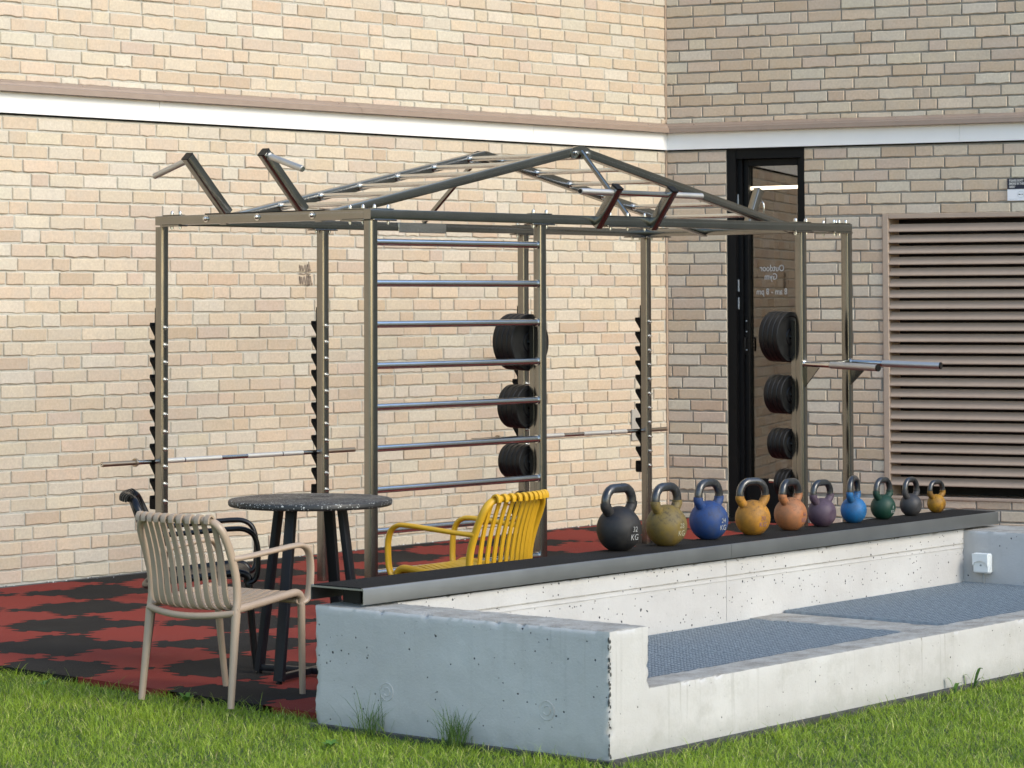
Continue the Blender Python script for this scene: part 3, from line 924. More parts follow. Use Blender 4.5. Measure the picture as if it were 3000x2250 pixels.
# ------------------------------------------------------------------ kettlebell shelf
ZB = .545
sh = empty('kettlebell_shelf', TC(.02, 1.253, 0), CA - .004)
tag(sh, 'long stainless steel shelf with black rubber top carrying the row of kettlebells', 'shelf')
SL, SW = 5.04, .292
f_ = MB()
for a, b in ((0, 2.545), (2.547, SL)):
    # folded sheet: front lip, top pan, back lip
    prof = [(0, ZB - .066), (0, ZB - .006), (.002, ZB - .0015), (.006, ZB), (.012, ZB), (.014, ZB - .003), (SW - .014, ZB - .003), (SW - .012, ZB), (SW - .004, ZB), (SW, ZB - .004), (SW, ZB - .062), (SW - .003, ZB - .062), (SW - .003, ZB - .010), (.003, ZB - .010), (.003, ZB - .064), (.012, ZB - .066), (.012, ZB - .068)]
    f_.prism(prof, a, b, M['steel_shelf'], lambda y, z, x: (x, y, z))
f_.build('steel_frame', None, sh, smooth=.5, fix=True)
f_ = MB(); f_.rbox((.006, .013, ZB - .003), (SL - .006, SW - .013, ZB + .0015), .001, M['shelf_mat']); f_.build('rubber_top', None, sh, smooth=0, fix=True)
for x in (.10, 1.3, 2.5, 3.7, 4.8):
    f_ = MB(); f_.rbox((x, .11, .462), (x + .10, .21, ZB - .010), .004, M['cap']); f_.build('spacer_block', None, sh, smooth=0, fix=True)

# ------------------------------------------------------------------ kettlebells
def kettlebell(x, y, D, H, hw, rot, mat, txt, tcol, label, dirt=True):
    r = empty('kettlebell', (x, y, ZB + .0015), rot)
    tag(r, label, 'kettlebell', 'row of kettlebells on the steel shelf')
    R = D/2
    # body: sphere, flat base, flat plaque on the local -y side
    mb = MB(); seg = 48; ringn = 30; zc = R*.93
    vs = []
    for i in range(ringn + 1):
        th = PI*i/ringn
        for k in range(seg):
            a = 2*PI*k/seg
            p = [R*math.sin(th)*math.cos(a), R*math.sin(th)*math.sin(a)*.97, -R*math.cos(th)]
            p[2] = max(p[2], -zc)
            for sg_ in (-1, 1):
                q = (p[1]*sg_*math.cos(.12) - p[2]*math.sin(.12))
                lim = R*.905
                if q > lim:
                    ex_ = q - lim; p[1] -= sg_*ex_*math.cos(.12); p[2] += ex_*math.sin(.12)
            vs.append((p[0], p[1], p[2] + zc))
    F = []
    for i in range(ringn):
        for k in range(seg):
            l = (k + 1) % seg; F.append((i*seg + k, i*seg + l, (i+1)*seg + l, (i+1)*seg + k))
    mb.add(vs, F, mat)
    # horns of the rubber coat
    tr = .0133 + .0082*(D - .102)/.109
    hx = hw/2 - tr
    ztop = H - tr
    zpaint = zc + R*.80 + (H - (zc + R))*.30
    legx = R*.60
    path = [(-legx*.82, 0, zc + R*.42), (-legx*.98, 0, zc + R*.66), (-hx*.98, 0, zpaint - .012), (-hx, 0, zpaint + .006)]
    for sx in (-1, 1):
        pp = spline([(sx*abs(p_[0]), p_[1], p_[2]) for p_ in path], 5)
        mb.tube(pp, tr*1.17, mat, 18, up=(0, 1, 0))
    mb.build('body', None, r, smooth=.7)
    hb = MB()
    c = min(hx*.80, (ztop - zpaint)*.8)
    pts = [(-hx, 0, zpaint - .004), (-hx, 0, zpaint + .012)]
    for k in range(0, 10): a = PI - PI/2*k/9; pts.append((-hx + c + c*math.cos(a), 0, ztop - c + c*math.sin(a)))
    for k in range(0, 10): a = PI/2 - PI/2*k/9; pts.append((hx - c + c*math.cos(a), 0, ztop - c + c*math.sin(a)))
    pts += [(hx, 0, zpaint + .012), (hx, 0, zpaint - .004)]
    hb.tube(pts, tr, M['kb_handle'], 18, up=(0, 1, 0))
    hb.build('handle', None, r, smooth=.7)
    if txt:
        zt_ = zc - R*.03
        nrm = Vector((0, -math.cos(.12), -math.sin(.12))); yd = Vector((0, -math.sin(.12), math.cos(.12)))
        cpt = Vector((0, 0, zc)) + nrm*(R*.905 + .0012)
        o1 = cpt + yd*(D*.070); o2 = cpt - yd*(D*.105)
        add_text('lettering', txt, D*.165, tcol, r, o1, (1, 0, 0), yd, .0006, 'CENTER', -.0003)
        add_text('lettering', 'KG', D*.185, tcol, r, o2, (1, 0, 0), yd, .0006, 'CENTER', -.0003)
    return r
kbm = {
 'black': kb_body('kettlebell_black', (.009, .009, .011), (.030, .027, .024), .6),
 'olive': kb_body('kettlebell_ochre', (.185, .125, .024), (.115, .09, .045), .8),
 'blue': kb_body('kettlebell_blue', (.010, .045, .175), (.045, .06, .10), .6),
 'yellow': kb_body('kettlebell_yellow', (.44, .195, .018), (.20, .10, .025), .75),
 'orange': kb_body('kettlebell_orange', (.40, .145, .050), (.20, .105, .055), .8),
 'purple': kb_body('kettlebell_purple', (.062, .036, .062), (.10, .075, .09), .55),
 'sky': kb_body('kettlebell_sky', (.005, .125, .33), (.03, .075, .15), .8),
 'green': kb_body('kettlebell_green', (.003, .036, .021), (.015, .042, .03), .5),
 'grey': kb_body('kettlebell_grey', (.030, .030, .034), (.055, .05, .046), .6),
 'gold': kb_body('kettlebell_gold', (.36, .175, .010), (.10, .05, .012), .95)}
ltr_w = plain('faded_white_paint', (.34, .34, .33), .8, 0, .4, 150, 0)
ltr_p = plain('faded_pale_paint', (.36, .33, .22), .8, 0, .3, 150, 0)
ltr_d = plain('faded_purple_paint', (.20, .10, .12), .8, 0, .3, 150, 0)
KB = [(-6.693, -5.438, .211, .307, .188, 'black', '32', ltr_w, 'largest kettlebell, black, marked 32 kg, at the near end of the row', .02),
      (-6.35, -5.43, .199, .294, .172, 'olive', '28', ltr_p, 'worn ochre kettlebell between the black and the dark blue ones', .05),
      (-5.952, -5.356, .192, .290, .168, 'blue', '24', ltr_w, 'dark blue kettlebell marked 24 kg', .04),
      (-5.615, -5.354, .176, .279, .160, 'yellow', '20', ltr_d, 'stained yellow-orange kettlebell just right of the dark blue one', -.22),
      (-5.275, -5.321, .169, .257, .160, 'orange', '16', ltr_d, 'scuffed copper-orange kettlebell just left of the purple one', .14),
      (-4.996, -5.302, .149, .238, .150, 'purple', '', None, 'dull purple kettlebell between the orange and the sky-blue ones', .04),
      (-4.695, -5.276, .139, .243, .143, 'sky', '', None, 'bright sky-blue kettlebell with worn paint', .35),
      (-4.407, -5.251, .134, .220, .132, 'green', '8', ltr_w, 'dark green kettlebell just right of the sky-blue one', .06),
      (-4.117, -5.220, .121, .205, .120, 'grey', '', None, 'small charcoal grey kettlebell next to the smallest gold one', .06),
      (-3.846, -5.192, .102, .176, .112, 'gold', '', None, 'smallest kettlebell, peeling gold paint, at the far end of the row', -.05)]
for (x, y, D, H, hw, mk, txt, tc_, lab, dr_) in KB:
    # stand the bell a little behind its measured near edge
    kettlebell(x + .722*D*.27, y + .692*D*.27, D, H, hw*1.22, CA + dr_ - .06, kbm[mk], txt, tc_, lab)

# ------------------------------------------------------------------ workout rig
RO = V3(-6.043, -3.099, 0); RA = .034258
rig = empty('workout_rig', RO, RA)
tag(rig, 'stainless steel outdoor workout frame with wall bars, monkey-bar arch, racks and dip bars', 'workout frame')
def part(mb, name, m=None, smooth=.42, parent=None, fix=False):
    return mb.build(name, m, parent or rig, smooth=smooth, fix=fix)
S, ZT = .0535, 2.185; ZU = ZT - S; AA = 1.743; HH = 4.416
UB, UC, UF, UG = 1.290, 3.133, 1.372, 3.907
pp = MB(); pp.sq((0, 0, -.03), (0, 0, ZU - .009), S, S, M['steel'], up=(0, 1, 0)); post = part(pp, 'post')
PO = [(0, 0), (UF, 0), (UG, 0), (HH, 0), (0, AA - S), (UB, AA - S), (UC, AA - S), (HH, AA - S)]
post.location = (S/2, S/2, 0)
for (u, v) in PO[1:]: inst(post, 'post', (u + S/2, v + S/2, 0), rig)
def beam(p0, p1):
    b_ = MB(); b_.sq(p0, p1, S, S, M['steel_h'] if abs(p1[0] - p0[0]) > abs(p1[1] - p0[1]) else M['steel_y'], up=(0, 0, 1)); return part(b_, 'beam')
M['steel_y'] = steel('brushed_steel_depth', (.30, .293, .272), .16, (120, 5, 120))
zc_ = ZT - S/2
# front beam in three lengths, back beam in two, two side beams
for a, b in ((0, 1.30), (1.301, 3.83), (3.831, HH + S)): beam((a, S/2, zc_), (b, S/2, zc_))
for a, b in ((S, 2.2), (2.201, HH)): beam((a, AA - S/2, zc_), (b, AA - S/2, zc_))
beam((S/2, S + .0005, zc_), (S/2, AA, zc_)); beam((HH + S/2, S + .0005, zc_), (HH + S/2, AA, zc_))
# bolted joint plates with dome nuts
nut = MB(); nut.lathe([(.0125, 0), (.0125, .003), (.0095, .0035), (.0095, .011), (.008, .016), (.0045, .0215), (.001, .023)], M['bolt'], None, 14)
nutb = MB(); nutb.lathe([(.0085, 0), (.0085, -.012), (.004, -.013), (.004, -.018)], M['bolt'], None, 10)
NUT = None; NUTB = None
def joint(u, v, along, spots, under=True, lo=-.085, hi=.085):
    """plate on top and under the beam; along 'u' or 'v'"""
    global NUT, NUTB
    p_ = MB(); hw_ = S/2 + .002
    if along == 'u':
        p_.rbox((u + lo, v - hw_ + .004, ZT + .0004), (u + hi, v + hw_ - .004, ZT + .0055), .0015, M['steel_h'])
        if under: p_.rbox((u + lo - .01, v - hw_ - .008, ZU - .0088), (u + hi + .01, v + hw_ + .008, ZU - .0004), .002, M['steel_h'])
    else:
        p_.rbox((u - hw_ + .004, v + lo, ZT + .0004), (u + hw_ - .004, v + hi, ZT + .0055), .0015, M['steel_h'])
        if under: p_.rbox((u - hw_ - .008, v + lo - .01, ZU - .0088), (u + hw_ + .008, v + hi + .01, ZU - .0004), .002, M['steel_h'])
    pl = part(p_, 'joint_plate', smooth=0, fix=True)
    for (a, b) in spots:
        x, y = (u + a, v + b) if along == 'u' else (u + b, v + a)
        if NUT is None:
            NUT = nut.build('dome_nut', None, pl, smooth=.6); NUT.location = (x, y, ZT + .0055)
            NUTB = nutb.build('bolt_end', None, pl, smooth=.6); NUTB.location = (x, y, ZU - .0088)
        else:
            inst(NUT, 'dome_nut', (x, y, ZT + .0055), pl)
            if under: inst(NUTB, 'bolt_end', (x, y, ZU - .0088), pl)
four = [(-.068, -.012), (-.045, .012), (.045, -.012), (.068, .012)]
joint(UF + S/2, S/2, 'u', four); joint(UG + S/2, S/2, 'u', four)
joint(.098, S/2, 'u', [(-.042, 0), (.062, 0)], True, -.07, .085); joint(S/2, .130, 'v', [(-.046, 0), (.052, 0)], True, -.075, .085)
joint(S/2, AA - .13, 'v', [(-.055, 0), (.005, -.008), (.030, .010)], True, -.07, .07)
joint(UB + S/2, AA - S/2, 'u', four); joint(UC + S/2, AA - S/2, 'u', four)
joint(HH - .06, S/2, 'u', [(-.055, 0), (.005, 0), (.07, -.008), (.085, .01)], True, -.08, .10)
joint(HH - .06, AA - S/2, 'u', [(-.055, 0), (.02, 0)], True, -.10, .09); joint(HH + S/2, AA - .13, 'v', [(-.05, 0), (.05, 0)])
joint(HH + S/2, .16, 'v', [(-.05, 0), (.05, 0)])
# centre brackets that take the apex struts
joint(2.2, S/2, 'u', [(-.17, 0), (-.01, .0), (.15, 0)], True, -.22, .22)
jb = MB(); jb.rbox((1.95, AA - S - .006, ZU - .010), (2.385, AA - S - .0004, ZT - .004), .002, M['chrome']); part(jb, 'splice_bracket', smooth=0, fix=True)
# wall bars
rb = MB(); L_ = UF - S
rb.tube([(0, 0, 0), (L_, 0, 0)], .0192, M['chrome'], 20, up=(0, 0, 1))
for x in (.004, L_ - .004): rb.tube([(x - .004, 0, 0), (x + .004, 0, 0)], .024, M['chrome'], 16)
RUNG = part(rb, 'wall_bar'); R0Z, RP = 2.0093, .2209
for k in range(9):
    z = R0Z - k*RP
    if k == 0: RUNG.location = (S, S/2, z)
    else: inst(RUNG, 'wall_bar', (S, S/2, z), rig)
# monkey bar arch
VF, VB = .43, 1.20; ZA = 2.597; U0, U1, UM = S, HH, 2.205
ZS0 = ZT + .000
def rail(v):
    for u0, u1 in ((U0 - .03, UM), (UM, U1 + .03)):
        b_ = MB()
        za, zb_ = (ZS0 - .035, ZA) if u0 < UM - .1 else (ZA, ZS0 - .035)
        b_.sq((u0, v, za), (u1, v, zb_), S, S, M['steel_h'], up=(0, 0, 1)); part(b_, 'ladder_rail')
rail(VF); rail(VB)
def railz(u):
    return (ZS0 - .035) + (ZA - ZS0 + .035)*((u - U0 + .03)/(UM - U0 + .03) if u < UM else (U1 + .03 - u)/(U1 + .03 - UM))
lr = MB(); lr.tube([(0, 0, 0), (0, VB - VF - S, 0)], .0145, M['chrome'], 16)
for y in (.003, VB - VF - S - .003): lr.tube([(0, y - .006, 0), (0, y + .006, 0)], .024, M['chrome'], 16)
LR = None
for u in (.46, .78, 1.10, 1.42, 1.74, 2.06, 2.36, 2.69, 3.01, 3.33, 3.65, 3.97):
    loc = (u, VF + S/2, railz(u))
    if LR is None: LR = part(lr, 'ladder_rung'); LR.location = loc
    else: inst(LR, 'ladder_rung', loc, rig)
for v, sg_, vb in ((VF, -1, S/2), (VB, 1, AA - S/2)):
    a = MB()
    vv = v + sg_*(S/2 + .0035)
    T = lambda x, z, d: (x, vv + d*sg_, z)
    hgt = .105
    poly = [(UM - .085, ZA - .052), (UM + .085, ZA - .052), (UM + .092, ZA - .042), (UM + .092, ZA - .002), (UM + .075, ZA + .012), (UM + .016, ZA + .028), (UM - .016, ZA + .028), (UM - .075, ZA + .012), (UM - .092, ZA - .002), (UM - .092, ZA - .042)]
    a.prism(poly, -.003, .003, M['steel_h'], T)
    for x in (UM - .05, UM + .055):
        a.lathe([(.014, .003), (.014, .009), (.010, .010), (.010, .020), (.004, .021)], M['bolt'], lambda p, q, r_, x=x: (x + p, vv + sg_*r_, ZA - .018 + q), 12)
    part(a, 'apex_plate', smooth=.5, fix=True)
    b_ = MB(); b_.sq((UM, vv + sg_*.004, ZA - .008), (UM, vb - sg_*.004, ZT + .004), .025, .025, M['steel_h'], up=(1, 0, 0), r=.003); part(b_, 'apex_strut')
# slanted pull-up handles on the left beam
hp = MB(); hp.rbox((.003, .36, ZT + .0006), (S - .003, 1.324, ZT + .0062), .002, M['cap']); part(hp, 'handle_plate', smooth=0, fix=True)
for v, sg_ in ((1.17, 1), (.552, -1)):
    top = V3(-.262, v, 2.497)
    a = MB(); a.sq((.034, v, ZT + .006), top, S, S, M['steel'], up=(0, 1, 0)); part(a, 'handle_arm')
    dd = (top - V3(.034, v, ZT + .006)).normalized()
    a = MB(); a.sq(top + dd*.0004, top + dd*.006, S + .002, S + .002, M['cap'], up=(0, 1, 0)); part(a, 'end_cap')
    st = top - dd*.028 + V3(0, sg_*S/2, 0)
    en = st + V3(-.008, sg_*.262, -.078)
    a = MB(); a.tube([st, en], .0175, M['satin'], 18); a.tube([st, st + (en - st)*.03], .024, M['chrome'], 18); a.tube([en, en + (en - st)*.02], .014, M['chrome'], 18); part(a, 'grip')
for v in (1.306, .883, .446):
    a = MB(); a.lathe([(.021, 0), (.021, .003), (.0125, .0035), (.0125, .013), (.008, .020), (.001, .0225)], M['bolt'], lambda p, q, r_, v=v: (-r_, v + p, ZT - .024 + q), 18)
    part(a, 'dome_nut', smooth=.6, fix=True)
# front handles with the straight bar
barz, barv = 2.318, -.132
for u in (1.884, 2.398):
    a = MB(); top = V3(u, -.148, 2.345); bot = V3(u, -.001, 2.142)
    # arm cut flush against the beam face
    a.sq(bot + V3(0, .012, -.017), top, S, S, M['steel'], up=(1, 0, 0)); part(a, 'handle_arm')
    dd = (top - bot).normalized()
    a = MB(); a.sq(top + dd*.0004, top + dd*.012, S + .003, S + .003, M['cap'], up=(1, 0, 0)); part(a, 'end_cap')
a = MB(); a.tube([(1.884, barv, barz), (2.398, barv, barz)], .0165, M['chrome'], 18); part(a, 'pull_up_bar')
for u0, u1 in ((1.856, 1.572), (2.426, 2.700)):
    a = MB(); a.tube([(u0, barv, barz), (u1, barv, barz)], .0185, M['satin'], 18); a.tube([(u1 - .001*(u0 - u1)/abs(u0 - u1), barv, barz), (u1 - .005*(u0 - u1)/abs(u0 - u1), barv, barz)], .013, M['cap'], 14); part(a, 'grip')
# short arm with a hanging shackle on the far side beam
st = V3(HH + .03, .83, ZT + .006); tp = V3(HH + .155, .835, 2.432)
a = MB(); a.sq(st, tp, S, S, M['steel'], up=(0, 1, 0)); part(a, 'handle_arm')
dd = (tp - st).normalized(); a = MB(); a.sq(tp + dd*.0004, tp + dd*.006, S + .002, S + .002, M['cap'], up=(0, 1, 0)); part(a, 'end_cap')
nd_ = V3(dd.z, 0, -dd.x)
c0 = tp - dd*.05 + nd_*(S/2)
a = MB()
a.tube([c0 + V3(.006, .014*math.cos(t), .0 + .014*math.sin(t)) for t in np.linspace(0, 2*PI, 17)[:-1]], .004, M['bolt'], 8, closed=True, up=(1, 0, 0))
a.tube(spline([c0 + V3(.008, 0, -.010), c0 + V3(.010, -.030, -.03), c0 + V3(.010, -.036, -.075), c0 + V3(.010, -.018, -.125), c0 + V3(.010, .012, -.125), c0 + V3(.010, .028, -.075), c0 + V3(.010, .024, -.03), c0 + V3(.008, 0, -.010)], 6), .0052, M['bolt'], 10, up=(1, 0, 0))
part(a, 'shackle', smooth=.7)
# dip bars
for u, du, nm in ((UG + S/2, -.075, 0), (HH + S/2, .125, 1)):
    p0 = V3(u, 0, 1.284); p1 = V3(u + du, -.615, 1.266); d_ = (p1 - p0)
    a = MB(); a.tube([p0, p0 + d_*.36], .0185, M['chrome'], 20); a.tube([p0 + V3(0, .0, 0), p0 + d_*.012], .026, M['chrome'], 20); part(a, 'dip_bar')
    a = MB(); a.tube([p0 + d_*.36, p0 + d_*.985], .0218, M['satin'], 20); part(a, 'dip_grip')
    a = MB(); a.tube([p0 + d_*.985, p1], .0222, M['cap'], 20); part(a, 'end_cap')
    a = MB(); dx = d_.normalized(); sx_ = V3(-dx.y, dx.x, 0)
    a.prism([(.0, -.016), (.0, -.15), (.125, -.021)], -.004, .004, M['steel'], lambda q, z, w_: p0 + dx*(q) + sx_*w_ + V3(0, 0, z)); part(a, 'gusset', smooth=0, fix=True)
a = MB(); a.sq((UG + S, S/2, 1.284), (HH, S/2, 1.284), .030, .030, M['steel_h']); part(a, 'dip_cross_bar')
# saw-tooth barbell hooks at the back of four posts
HP = .0994; H0 = 1.5426
def hook_rack():
    mb = MB()
    # profile in (v, z): v=0 at the post's back face
    prof = [(0, H0 + .115), (.010, H0 + .115), (.012, H0 + .110)]
    n = 11
    for k in range(n):
        z = H0 + .020 - k*HP        # lip of tooth k
        prof += [(.0125, z + .020), (.016, z - .004), (.022, z - .012), (.030, z - .013), (.036, z - .008), (.040, z + .004), (.045, z + .010), (.052, z + .010), (.056, z + .005), (.0565, z - .008)]
        if k == n - 1: prof += [(.0565, z - .060), (.050, z - .068)]
        else: prof += [(.054, z - .014), (.0135, z - HP + .030)]
    prof += [(0, H0 - 10*HP - .048)]
    prof = prof[::-1]
    mb.prism(prof, -.019, .019, M['hook'], lambda v, z, u: (u, v, z))
    return mb
HR = None
bolt = MB(); bolt.lathe([(.0145, 0), (.0145, .003), (.0095, .0035), (.0095, .012), (.0055, .0125), (.005, .022), (.001, .0235)], M['bolt'], lambda p, q, r_: (p, -r_, q), 16)
BO = None
for u in (0, UB, UC, HH):
    if HR is None: HR = part(hook_rack(), 'hook_rack', smooth=.5, fix=True); HR.location = (u + S/2, AA + .0006, 0); h_ = HR
    else: h_ = inst(HR, 'hook_rack', (u + S/2, AA + .0006, 0), rig)
    for k in range(11):
        loc = (.002, -S - .0012, H0 - k*HP)
        if BO is None: BO = bolt.build('bolt', None, h_, smooth=.6, fix=True); BO.location = loc
        else: inst(BO, 'bolt', loc, h_)
# plate storage: flat bar behind two front posts with pegs
PEGZ = (1.455, 1.085, .770, .520)
for u in (UF, UG):
    a = MB(); a.rbox((u + .003, S + .0004, .02), (u + S - .003, S + .036, 1.56), .002, M['steel']); part(a, 'peg_rail', smooth=0, fix=True)
    for z in PEGZ:
        a = MB(); a.tube([(u + S/2, S + .036, z), (u + S/2, .285, z + .006)], .0125, M['chrome'], 14); part(a, 'plate_peg')

# ------------------------------------------------------------------ weight plates
PLM = {}
def plate_obj(dia, th):
    key = (dia, th)
    if key not in PLM:
        R = dia/2; mb = MB(); h = th/2
        prof = [(.0150, -h*.55), (.030, -h*.60), (.034, -h), (.052, -h), (.056, -h*.55), (R*.80, -h*.5), (R*.84, -h*.94), (R - .004, -h), (R, -h + .004),
                (R, h - .004), (R - .004, h), (R*.84, h*.94), (R*.80, h*.5), (.056, h*.55), (.052, h), (.034, h), (.030, h*.60), (.0150, h*.55)]
        seg = 56; n = len(prof); vs = []; F = []
        for r, y in prof:
            for k in range(seg): a_ = 2*PI*k/seg; vs.append((r*math.cos(a_), y, r*math.sin(a_)))
        for i in range(n):
            j = (i + 1) % n
            for k in range(seg): l = (k + 1) % seg; F.append((i*seg + k, i*seg + l, j*seg + l, j*seg + k))
        mb.add(vs, F, M['plate'])
        PLM[key] = mb
        ob = mb.build('weight_plate', None, None, smooth=.5, fix=True); PLM[key] = ob
        return ob, True
    return PLM[key], False
def rigpt(u, v, z):
    c, s_ = math.cos(RA), math.sin(RA); return V3(RO.x + c*u - s_*v, RO.y + s_*u + c*v, z)
ordn = ('first', 'second', 'third', 'fourth', 'fifth')
STK = [(UF, 0, .326, .0365, 4, 'beside the wall bars'), (UF, 1, .250, .0365, 4, 'beside the wall bars'), (UF, 2, .196, .0330, 5, 'beside the wall bars'), (UF, 3, .165, .030, 3, 'beside the wall bars'),
       (UG, 0, .324, .0365, 4, 'by the black door'), (UG, 1, .248, .0345, 4, 'by the black door'), (UG, 2, .198, .0330, 4, 'by the black door'), (UG, 3, .178, .030, 3, 'by the black door')]
lvl = ('top', 'second', 'third', 'lowest')
szn = ('biggest', 'large', 'medium', 'small')
for (u, li, dia, th, n, where) in STK:
    v = .100
    for k in range(n):
        src, fresh = plate_obj(dia, th)
        ob = src if fresh else src.copy()
        if not fresh: COL.objects.link(ob)
        ob.location = rigpt(u + S/2, v + th/2, PEGZ[li] - .003 + .006*(v + th/2 - .09)/.2); ob.rotation_euler = (0, (k*1.7) % 6.28, RA)
        ob['label'] = '%s plate from the post on the %s peg %s' % (ordn[k], lvl[li], where)
        ob['category'] = 'weight plate'; ob['group'] = 'black rubber weight plates stored on the rig'
        v += th + .0012

# ------------------------------------------------------------------ barbells
def barbell(u0, u1, z, label):
    c = rigpt((u0 + u1)/2, AA + .030, z); r = empty('barbell', c, RA)
    tag(r, label, 'barbell', 'barbells resting in the hooks')
    Lh = (u1 - u0)/2; sl = Lh - .262
    a = MB(); a.tube([(-sl, 0, 0), (sl, 0, 0)], .0138, M['chrome'], 18); a.build('shaft', None, r, smooth=.6)
    for x0, x1 in ((-.58, -.395), (-.385, -.105), (.105, .385), (.395, .56)):
        a = MB(); a.tube([(x0, 0, 0), (x1, 0, 0)], .0149, M['knurl'], 18); a.build('knurling', None, r, smooth=.6)
    for sx in (-1, 1):
        a = MB(); a.tube([(sx*(sl + .022), 0, 0), (sx*Lh, 0, 0)], .0142, M['rust_bar'], 18); a.tube([(sx*Lh, 0, 0), (sx*(Lh + .001), 0, 0)], .011, M['bolt'], 14); a.tube([(sx*(Lh + .001), 0, 0), (sx*(Lh + .0015), 0, 0)], .004, M['cap'], 10); a.build('sleeve', None, r, smooth=.6)
        a = MB(); a.tube([(sx*sl, 0, 0), (sx*(sl + .010), 0, 0)], .019, M['bolt'], 18); a.tube([(sx*(sl + .010), 0, 0), (sx*(sl + .022), 0, 0)], .0245, M['rust_bar'], 18); a.build('collar', None, r, smooth=.6)
barbell(-.369, 1.643, .775, 'steel barbell without plates in the hooks of the near rack, left of the table')
barbell(2.721, 4.732, .788, 'steel barbell without plates in the hooks of the far rack, right of the wall bars')

# ------------------------------------------------------------------ table
TCEN = V3(-7.745, -4.505, 0)
tb = empty('round_table', TCEN, 0)
tag(tb, 'round bar-height table with speckled dark top and four splayed black legs', 'table')
a = MB(); Rt = .371
a.lathe([(.001, .7702), (Rt - .012, .7702), (Rt - .004, .773), (Rt, .780), (Rt, .792), (Rt - .003, .798), (Rt - .009, .8005), (.001, .8005)], M['terrazzo'], None, 96); a.build('tabletop', None, tb, smooth=.5)
a = MB(); a.lathe([(.001, .7585), (.20, .7585), (.20, .7697), (.001, .7697)], M['table_leg'], None, 40); a.build('mounting_plate', None, tb, smooth=.5)
ang0 = math.atan2(-.083, -.269)
foot_m = None
for k in range(4):
    an = ang0 + k*PI/2
    d_ = V3(math.cos(an), math.sin(an), 0)
    a = MB(); a.sq(d_*.165 + V3(0, 0, .758), d_*.272 + V3(0, 0, .012), .048, .028, M['table_leg'], up=(d_.x, d_.y, 0), r=.003); a.build('leg', None, tb, smooth=.5)
    a = MB(); a.lathe([(.015, 0), (.015, .006), (.012, .011)], M['cap'], lambda x, y, z, d_=d_: (d_.x*.272 + x, d_.y*.272 + y, z), 14); a.build('foot_pad', None, tb, smooth=.5)
for k in range(2):
    an = ang0 + k*PI/2; d_ = V3(math.cos(an), math.sin(an), 0)
    a = MB()
    if k == 0: a.sq(d_*-.258 + V3(0, 0, .028), d_*.258 + V3(0, 0, .028), .030, .028, M['table_leg'], r=.002)
    else:
        a.sq(d_*-.258 + V3(0, 0, .028), d_*-.0155 + V3(0, 0, .028), .030, .0275, M['table_leg'], r=.002); a.sq(d_*.0155 + V3(0, 0, .028), d_*.258 + V3(0, 0, .028), .030, .0275, M['table_leg'], r=.002)
    a.build('base_bar', None, tb, smooth=.5)
a = MB()
a.tube([(-.03 + .040*math.cos(t), .02 + .048*math.sin(t), .8006) for t in np.linspace(0, 2*PI, 41)[:-1]], .0022, M['mark_dark'], 6, closed=True, r2=.0003)
a.tube([(-.03 + .026*math.cos(t), .02 + .033*math.sin(t), .8006) for t in np.linspace(0, 2*PI, 41)[:-1]], .0014, M['mark_dark'], 6, closed=True, r2=.0003)
for k in range(6): a.box((.085 + .012*k, .085 - .013*k, .8005), (.090 + .013*k, .125 - .013*k, .8009), M['mark_dark'])
a.build('engraved_mark', None, tb, smooth=0)

